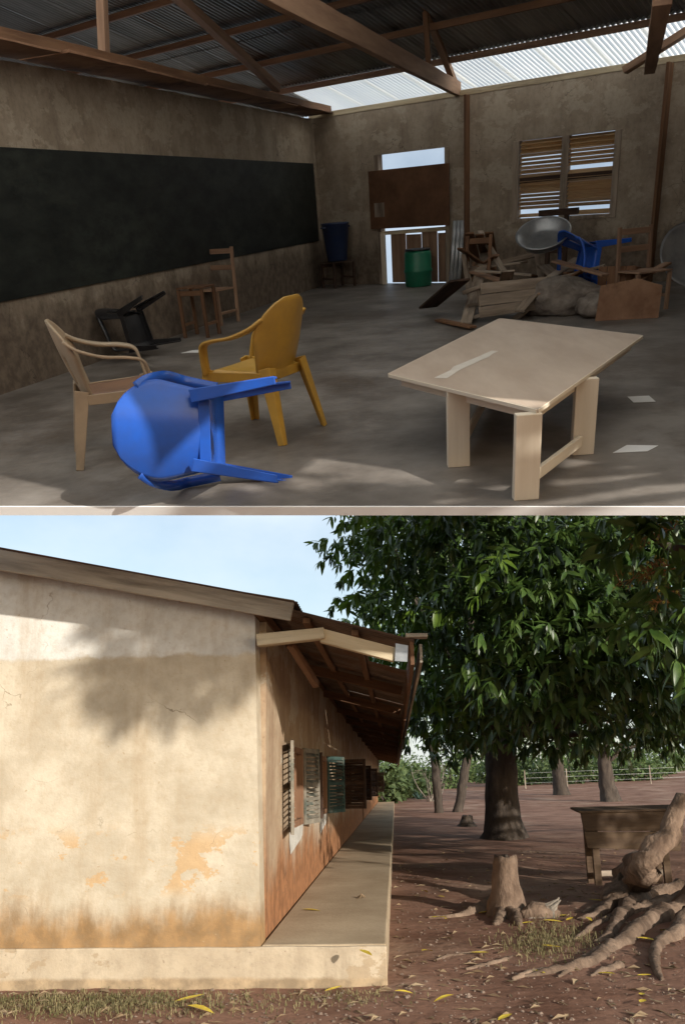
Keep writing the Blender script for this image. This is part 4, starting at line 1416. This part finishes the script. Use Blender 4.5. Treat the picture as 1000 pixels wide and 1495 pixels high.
def armchair(label, m, M, seat_m=None, slots=True, group=None, sc=1.0):
    """stacking plastic armchair; local +y is forward"""
    root = thing('plastic_armchair', label, 'chair', M, group)
    S = Matrix.Scale(sc, 4)
    # seat: dished panel with rolled front lip
    vs, fs, n = [], [], 12
    for j in range(n + 1):
        for i in range(n + 1):
            u, v = -1 + 2 * i / n, j / n
            hw = 0.205 + 0.035 * v
            y = -0.20 + 0.44 * v
            z = 0.430 - 0.022 * (1 - u * u) * math.sin(math.pi * min(1, v * 1.05)) + 0.012 * v
            if v > 0.86: z -= 0.9 * (v - 0.86) ** 1.5
            if abs(u) > 0.9: z -= 0.03 * (abs(u) - 0.9) / 0.1
            vs.append((u * hw, y, z))
    for j in range(n):
        for i in range(n):
            a = j * (n + 1) + i
            fs.append((a, a + 1, a + n + 2, a + n + 1))
    MB().add(vs, fs).build('seat', seat_m or m, root, S, True, solid=0.012)
    # backrest: oval shell, three upright slots low down
    nu, nv = 18, 16
    vs, fs = [], []
    for j in range(nv + 1):
        v = j / nv
        for i in range(nu + 1):
            u = -1 + 2 * i / nu
            hw = 0.265 * math.sqrt(max(0.0, 1 - (max(0, v - 0.52) / 0.50) ** 2)) * (1 - 0.22 * max(0, 0.52 - v) / 0.52)
            x = u * max(hw, 0.012)
            z = 0.40 + 0.46 * v
            y = -0.205 - 0.13 * v + 0.075 * (x / 0.25) ** 2 - 0.012 * math.sin(math.pi * v)
            vs.append((x, y, z))
    for j in range(nv):
        for i in range(nu):
            if slots and 3 <= j < 9 and i in (4, 8, 9, 13): continue
            a = j * (nu + 1) + i
            fs.append((a, a + 1, a + nu + 2, a + nu + 1))
    MB().add(vs, fs).build('backrest', m, root, S, True, solid=0.014)
    for sx in (-1, 1):
        mb = MB()
        sweep(mb, [(sx * 0.225, -0.255, 0.745), (sx * 0.268, -0.19, 0.70), (sx * 0.295, -0.06, 0.655), (sx * 0.298, 0.08, 0.635), (sx * 0.288, 0.165, 0.605), (sx * 0.272, 0.19, 0.53), (sx * 0.25, 0.205, 0.42)], (0.055, 0.062), 0.018, (1, 0, 0.15 * sx))
        mb.build('armrest', m, root, S, True)
        for (a, b) in (((sx * 0.232, 0.205, 0.45), (sx * 0.285, 0.255, 0.0)), ((sx * 0.205, -0.215, 0.46), (sx * 0.262, -0.325, 0.0))):
            mb = MB()
            mb.bar(a, b, 0.016, 0.085, up=(0, 1, 0), w2=0.014, h2=0.045)
            a2, b2 = Vector(a) + Vector((-sx * 0.028, 0.036 if a[1] > 0 else -0.036, 0)), Vector(b) + Vector((-sx * 0.016, 0.018 if a[1] > 0 else -0.018, 0))
            mb.bar(a2, b2, 0.07, 0.016, up=(0, 1, 0), w2=0.04, h2=0.014)
            mb.build('leg', m, root, S, bevel=0.004)
        mb = MB()
        mb.bar((sx * 0.215, -0.19, 0.405), (sx * 0.243, 0.20, 0.405), 0.012, 0.06)
        mb.build('side_apron', m, root, S, bevel=0.003)
    mb = MB()
    mb.bar((-0.2, -0.215, 0.40), (0.2, -0.215, 0.40), 0.012, 0.06)
    mb.build('rear_apron', m, root, S, bevel=0.003)
    return root
def facing(p_from, p_to): return math.atan2(-(p_to.x - p_from.x), p_to.y - p_from.y)
# yellow chair seen from behind its right shoulder
pa, pb, pc_ = F(398, 656), F(449, 612), F(318, 612)
ctr = (pb + pc_) / 2
yaw = facing(pa.lerp(pb, 0.5), pc_ + (pb - pa) * 0.5)
armchair('yellow plastic armchair with round back standing on the floor', pl_yellow, put(F(384, 630), math.radians(60)), slots=False, sc=1.2)
armchair('cream plastic armchair with brown stained seat beside the fallen blue chair', pl_cream, put(F(190, 660), math.radians(-72)), seat_m=pl_brown, sc=1.18)
armchair('black plastic armchair tipped over below the blackboard', pl_black, RM @ T(F(222, 524)) @ T(0, 0, 0.40) @ RZ(1.2) @ RX(-1.75) @ T(0, 0, -0.25), sc=1.0)
# fallen blue chair on its side
Mr = Matrix(((0, 0, -1, 0), (0, 1, 0, 0), (1, 0, 0, 0), (0, 0, 0, 1)))
pb_ = F(425, 712)
armchair('glossy blue plastic armchair lying on its side on the floor', pl_blue, RM @ T(pb_.x, pb_.y, 0.365) @ RZ(math.radians(-4)) @ RY(math.radians(3)) @ RX(math.radians(-16)) @ Mr, slots=False, sc=1.12)
armchair('blue plastic armchair tipped over on the heap of broken furniture', pl_blue, RM @ T(F(866, 446)) @ T(0, 0, 0.55) @ RZ(2.2) @ RX(-1.35) @ RY(0.35) @ T(0, 0, -0.3), slots=True, sc=1.1)

# ---- foreground table -----------------------------------------------------------------
foot = F(772, 735)
vh = rr(776, 602)
ht = EU + vh.z * (Vector((foot.x, foot.y)).length / Vector((vh.x, vh.y)).length)
cl_, cn, crr, cf = F(567, 545, ht), F(785, 597, ht), F(938, 489, ht), F(730, 464, ht)
tab = thing('wooden_table', 'small pale wooden table with scuffed brown top and square legs', 'table', put(Vector((foot.x, foot.y, 0))))
off = Vector((foot.x, foot.y, 0))
cs = [cl_ - off, cn - off, crr - off, cf - off]
mb = MB().hexa([c - Vector((0, 0, 0.022)) for c in cs] + cs)
tt_ = mb.build('tabletop', ply, tab, bevel=0.003)
cen = sum(cs, Vector()) / 4
ed = []
for i in range(4):
    a, b = cs[i], cs[(i + 1) % 4]
    ia, ib = a.lerp(cen, 0.10), b.lerp(cen, 0.10)
    beam(tab, 'apron', (ia.x, ia.y, ht - 0.062), (ib.x, ib.y, ht - 0.062), 0.025, 0.078, wood_new)
    e0, e1 = a + (b - a).normalized() * 0.006, b - (b - a).normalized() * 0.006
    out_ = ((a + b) / 2 - cen).normalized() * 0.004
    beam(tab, 'edge_strip', (e0.x + out_.x, e0.y + out_.y, ht - 0.013), (e1.x + out_.x, e1.y + out_.y, ht - 0.013), 0.008, 0.024, wood_new, bevel=0.002)
lg = []
for (px, py) in ((664, 566), (772, 600), (863, 548)):
    q = F(px, py, ht) - off
    q = Vector((q.x, q.y, 0))
    q = q + (Vector((cen.x, cen.y, 0)) - q).normalized() * 0.05
    lg.append(q)
q4 = cs[3].lerp(cen, 0.16)
lg.append(Vector((q4.x, q4.y, 0)))
for q in lg:
    beam(tab, 'leg', (q.x, q.y, 0.0), (q.x, q.y, ht - 0.0235), 0.145, 0.06, wood_new, up=(0, 1, 0), bevel=0.005)
beam(tab, 'stretcher', lg[1].lerp(lg[2], 0.05) + Vector((0, 0, 0.10)), lg[1].lerp(lg[2], 0.95) + Vector((0, 0, 0.10)), 0.03, 0.07, wood_new)
beam(tab, 'stretcher', lg[0].lerp(lg[3], 0.05) + Vector((0, 0, 0.10)), lg[0].lerp(lg[3], 0.95) + Vector((0, 0, 0.10)), 0.03, 0.07, wood_new)
rg = random.Random(8)
wa, wb_ = F(640, 552, ht) - off, F(722, 512, ht) - off
wd_ = (wb_ - wa).normalized()
wn = Vector((-wd_.y, wd_.x, 0))
L1, L2 = [], []
for i in range(9):
    p = wa.lerp(wb_, i / 8)
    L1.append(p + wn * 0.05 * rg.uniform(.5, 1.2) + Vector((0, 0, 0.002)))
    L2.append(p - wn * 0.05 * rg.uniform(.5, 1.2) + Vector((0, 0, 0.002)))
mb = MB().add(L1 + L2, [(i, i + 1, 10 + i, 9 + i) for i in range(8)])
mb.build('worn_strip', ply_wear, tt_)

# ---- wooden chair and stool by the blackboard ---------------------------------------------
def wood_chair(name, label, M, m, back=True, seat_h=0.45, w_=0.40, d_=0.40, bh=0.95, cat='chair', group=None):
    root = thing(name, label, cat, M, group)
    t = 0.045
    for sx in (-1, 1):
        beam(root, 'leg', (sx * (w_ / 2 - t / 2), d_ / 2 - t / 2, 0), (sx * (w_ / 2 - t / 2), d_ / 2 - t / 2, seat_h - 0.02), t, t, m)
        beam(root, 'leg', (sx * (w_ / 2 - t / 2), -d_ / 2 + t / 2, 0), (sx * (w_ / 2 - t / 2), -d_ / 2 + t / 2 - (0.05 if back else 0), bh if back else seat_h - 0.02), t, t, m)
        beam(root, 'side_rail', (sx * (w_ / 2 - t / 2), -d_ / 2 + t, 0.18), (sx * (w_ / 2 - t / 2), d_ / 2 - t, 0.18), 0.025, 0.04, m)
    for i in range(4):
        x = -w_ / 2 + (i + 0.5) * w_ / 4
        beam(root, 'seat_slat', (x, -d_ / 2, seat_h), (x, d_ / 2 + 0.01, seat_h), w_ / 4 - 0.008, 0.022, m)
    if back:
        for z in (bh - 0.06, (bh + seat_h) / 2):
            beam(root, 'back_rail', (-w_ / 2 + t, -d_ / 2 - 0.02, z), (w_ / 2 - t, -d_ / 2 - 0.02, z), 0.022, 0.075, m)
    else:
        beam(root, 'front_rail', (-w_ / 2 + t, d_ / 2 - t / 2, seat_h - 0.07), (w_ / 2 - t, d_ / 2 - t / 2, seat_h - 0.07), 0.022, 0.07, m)
    return root
wood_chair('wooden_chair', 'plain brown wooden chair with open railed back below the blackboard', put(F(318, 472), math.radians(150)), wood_red, bh=1.12, w_=0.55, d_=0.5, seat_h=0.52)
wood_chair('wooden_stool', 'low brown wooden stool in front of the railed wooden chair', put(F(296, 490), math.radians(160)), wood_brown, back=False, seat_h=0.68, w_=0.42, d_=0.4, cat='stool')
# ---- tub on a stand in the corner, green drum by the door ----------------------------------
pt = WB @ Vector((PB(512, 400).x, -0.45, 0))
st = wood_chair('wooden_stand', 'dark wooden stand in the corner under the navy tub', put(pt, 0.6), wood_dark, back=False, seat_h=0.5, w_=0.55, d_=0.5, cat='stand')
tub = thing('plastic_tub', 'dark navy plastic tub on the stand in the corner', 'tub', put(Vector((pt.x, pt.y, 0.511)), 0.6))
MB().lathe([(0.001, 0.005), (0.19, 0.005), (0.21, 0.03), (0.285, 0.70), (0.30, 0.71), (0.30, 0.74), (0.27, 0.745), (0.20, 0.05), (0.001, 0.045)], 26).build('body', pl_navy, tub, smooth=True)
for sx in (-1, 1):
    mb = MB()
    sweep(mb, [(sx * 0.28, -0.07, 0.66), (sx * 0.34, -0.04, 0.66), (sx * 0.34, 0.04, 0.66), (sx * 0.28, 0.07, 0.66)], (0.03, 0.03), 0.014, (0, 0, 1))
    mb.build('handle', pl_navy, tub, smooth=True)
pd = WB @ Vector((PB(626, 390).x, -0.42, 0))
dr = thing('plastic_drum', 'green plastic drum standing in front of the doorway', 'drum', put(pd))
MB().lathe([(0.001, 0.0), (0.24, 0.0), (0.265, 0.03), (0.27, 0.25), (0.285, 0.27), (0.285, 0.31), (0.27, 0.33), (0.265, 0.62), (0.24, 0.66), (0.001, 0.66)], 26).build('body', pl_green, dr, smooth=True)
MB().lathe([(0.001, 0.663), (0.25, 0.663), (0.255, 0.675), (0.25, 0.695), (0.001, 0.70)], 26).build('lid', pl_black, dr, smooth=True)
pg = WB @ Vector((PB(671, 370).x, -0.22, 0))
sh = thing('metal_sheet', 'narrow grey tin sheet leaning beside the doorway', 'sheet', put(pg, math.atan2(bdir.y, bdir.x)))
me = corr(0.26, 1.15, 3, 0.012, tin, 'sheet')
link('sheet_panel', me, sh, T(-0.13, 0, 0.012) @ RX(math.radians(80)), solid=0.004)

# ---- the heap of broken furniture ---------------------------------------------------------
def broken_desk(label, M, seed, wv=1.1, dv=0.45, hv=0.72, m=None):
    m = m or wood_grey
    rg = random.Random(seed)
    root = thing('broken_desk', label, 'desk', M, 'broken desks thrown in a heap')
    for i in range(3):
        y = -dv / 2 + (i + .5) * dv / 3
        beam(root, 'plank', (-wv / 2 + rg.uniform(0, .12), y, hv), (wv / 2 - rg.uniform(0, .2), y + rg.uniform(-.02, .02), hv), dv / 3 - 0.012, 0.025, m)
    for sx in (-1, 1):
        for sy in (-1, 1):
            beam(root, 'leg', (sx * wv * .42, sy * dv * .4, 0 if rg.random() < .7 else .2), (sx * wv * .42, sy * dv * .4, hv - 0.014), 0.07, 0.05, m)
        beam(root, 'side_rail', (sx * wv * .42, -dv * .36, hv - .10), (sx * wv * .42, dv * .36, hv - .10), 0.03, 0.09, m)
    beam(root, 'stretcher', (-wv * .40, 0, 0.2), (wv * .40, 0, 0.22), 0.04, 0.07, m)
    return root
broken_desk('broken desk tipped on its side at the front of the heap', RM @ T(F(735, 462)) @ T(0, 0, 0.22) @ RZ(0.35) @ RX(1.35) @ T(0, 0, -0.35), 1, wv=1.25)
broken_desk('broken desk lying legs upward on top of the heap', RM @ T(F(728, 440)) @ T(0, 0, 0.78) @ RZ(-0.3) @ RX(2.75) @ RY(0.2), 2, wv=1.3)
broken_desk('dark broken desk leaning at the back of the heap', RM @ T(F(700, 440)) @ T(0, 0, 0.15) @ RZ(1.3) @ RY(0.5), 3, m=wood_brown)
def plank(label, p0, p1, w_, m, z0, z1, name='loose_plank'):
    a, b = F(*p0), F(*p1)
    a.z, b.z = z0, z1
    o = thing(name, label, 'plank', put(a))
    beam(o, 'board', (0, 0, 0), b - a, w_, 0.03, m)
    return o
plank('dark plank sloping down from the heap to the floor', (625, 458), (672, 470), 0.30, wood_dark, 0.10, 0.55)
plank('long pale plank resting across the front of the heap', (690, 446), (792, 462), 0.14, wood_red, 0.50, 0.30)
plank('grey plank leaning up against the broken desks', (680, 475), (712, 430), 0.16, wood_grey, 0.03, 0.80)
plank('thin plank sticking up out of the heap', (745, 450), (700, 432), 0.10, wood_grey, 0.35, 1.02)
plank('short reddish plank lying at the foot of the heap', (640, 470), (690, 482), 0.12, wood_brown, 0.03, 0.04)
rgp = random.Random(91)
for i in range(16):
    px, py = rgp.uniform(690, 880), rgp.uniform(436, 462)
    a = F(px, py)
    o = thing('scrap_plank', 'short scrap plank jumbled in the furniture heap', 'plank', RM @ T(a.x, a.y, rgp.uniform(0.15, 0.75)) @ RZ(rgp.uniform(0, 3.1)) @ RY(rgp.uniform(-0.6, 0.6)), 'scrap planks jumbled in the heap')
    beam(o, 'board', (-rgp.uniform(.3, .6), 0, 0), (rgp.uniform(.3, .6), 0, 0), rgp.uniform(.08, .22), 0.028, rgp.choice([wood_grey, wood_grey, wood_brown, wood_red]))
def lump(name, label, p, r, seed, m, cat):
    o = thing(name, label, cat, put(p, seed))
    bm = bmesh.new()
    bmesh.ops.create_icosphere(bm, subdivisions=4, radius=1)
    for v in bm.verts:
        c = v.co.copy()
        k = 1 + 0.34 * noise.noise(c * 1.7 + Vector((seed, 0, 0))) + 0.16 * abs(noise.noise(c * 4 + Vector((seed, 0, 0)))) + 0.06 * noise.noise(c * 11 + Vector((seed, 0, 0)))
        v.co = Vector((c.x * r[0] * k, c.y * r[1] * k, max(-0.8 * r[2], c.z * r[2] * k) + 0.8 * r[2]))
    me = bpy.data.meshes.new(name)
    bm.to_mesh(me)
    bm.free()
    for q in me.polygons: q.use_smooth = True
    me.materials.append(m)
    link('cloth', me, o)
    return o
lump('sack', 'slumped dusty grey sack at the foot of the furniture heap', F(822, 458), (0.55, 0.30, 0.26), 3, sack_m, 'sack')
lump('sack', 'small crumpled sack between the larger sack and the brown panel', F(868, 462), (0.28, 0.22, 0.16), 5, sack_m, 'sack')
bs_ = thing('metal_basin', 'wide shallow metal basin tilted on top of the heap', 'basin', RM @ T(F(790, 447)) @ T(0, 0, 0.88) @ RZ(0.4) @ RX(math.radians(22)) @ RY(math.radians(-22)))
MB().lathe([(0.001, 0.0), (0.25, 0.0), (0.30, 0.03), (0.37, 0.15), (0.395, 0.155), (0.395, 0.165), (0.36, 0.16), (0.29, 0.045), (0.24, 0.014), (0.001, 0.012)], 30).build('bowl', tin, bs_, smooth=True)
bs2 = thing('metal_basin', 'grey metal basin tipped on edge beyond the wooden chair frames', 'basin', RM @ T(F(1000, 440)) @ T(0, 0, 0.55) @ RX(math.radians(60)))
MB().lathe([(0.001, 0.0), (0.30, 0.0), (0.34, 0.03), (0.46, 0.16), (0.48, 0.17), (0.44, 0.165), (0.32, 0.04), (0.001, 0.012)], 30).build('bowl', tin, bs2, smooth=True)
# wooden chair frames to the right of the heap
wood_chair('wooden_chair', 'brown wooden chair frame standing at the right of the heap', put(F(935, 452), math.radians(200)), wood_red, bh=1.05, w_=0.55, d_=0.45, seat_h=0.5)
wc = wood_chair('wooden_chair', 'brown wooden chair overturned against the standing chair frame', RM @ T(F(905, 446)) @ T(0, 0, 0.28) @ RZ(-0.5) @ RX(1.45), wood_brown, bh=0.95, w_=0.5, d_=0.45)
bo = thing('hardboard_panel', 'brown hardboard panel leaning against the wooden chair frames', 'board', RM @ T(F(918, 466)) @ RZ(-0.15) @ RX(math.radians(-20)))
MB().add([(-0.42, 0, 0), (0.36, 0, 0), (0.40, 0, 0.40), (0.10, 0, 0.50), (-0.36, 0, 0.44)], [(0, 1, 2, 3, 4)]).build('panel', soffit, bo, solid=0.02)
plank('short brown plank propped across the chair frames', (905, 462), (968, 445), 0.12, wood_red, 0.35, 0.55)
# stand in front of the window with a paper
pz = WB @ Vector((PB(836, 360).x, -0.75, 0))
sd = thing('notice_stand', 'dark wooden stand with crossbar and white paper before the window', 'stand', put(pz, math.atan2(bdir.y, bdir.x)))
zt2 = PB(836, 312, 0.75).z
beam(sd, 'post', (-0.16, 0, 0), (-0.16, 0, zt2), 0.07, 0.07, wood_dark)
beam(sd, 'post', (0.16, 0, 0), (0.16, 0, zt2), 0.07, 0.07, wood_dark)
beam(sd, 'crossbar', (-0.34, 0, zt2 + 0.04), (0.36, 0, zt2 + 0.05), 0.08, 0.10, wood_dark)
beam(sd, 'crossbar', (-0.12, 0, 0.6), (0.12, 0, 0.6), 0.05, 0.08, wood_dark)
MB().add([(0.0, -0.05, zt2 - 0.30), (0.14, -0.05, zt2 - 0.29), (0.14, -0.05, zt2 - 0.14), (0.0, -0.05, zt2 - 0.15)], [(0, 1, 2, 3)]).build('paper', paper, sd, solid=0.003)
# papers and a painted patch of light on the floor
def scrap(label, px, py, pts):
    q = F(px, py)
    o = thing('paper_or_light_patch', label, 'paper', put(Vector((q.x, q.y, 0.004))))
    MB().add([(a, b, c) for (a, b, c) in pts], [tuple(range(len(pts)))]).build('sheet', paper, o, solid=0.002)
scrap('crumpled scrap of white paper on the floor behind the yellow chair', 280, 514, [(-0.14, -0.03, 0), (0.12, -0.09, 0.0), (0.17, 0.05, 0.012), (-0.02, 0.14, 0.0)])
scrap('pale flat patch standing in for light on the floor right of the table', 935, 583, [(-0.09, -0.10, 0), (0.08, -0.12, 0.0), (0.10, 0.09, 0.0), (-0.07, 0.11, 0.0)])  # pale sheet laid in place of a patch of light
scrap('torn grey paper on the floor beside the table leg', 925, 655, [(-0.16, -0.07, 0), (0.06, -0.09, 0.0), (0.17, 0.02, 0.0), (-0.02, 0.08, 0.0)])
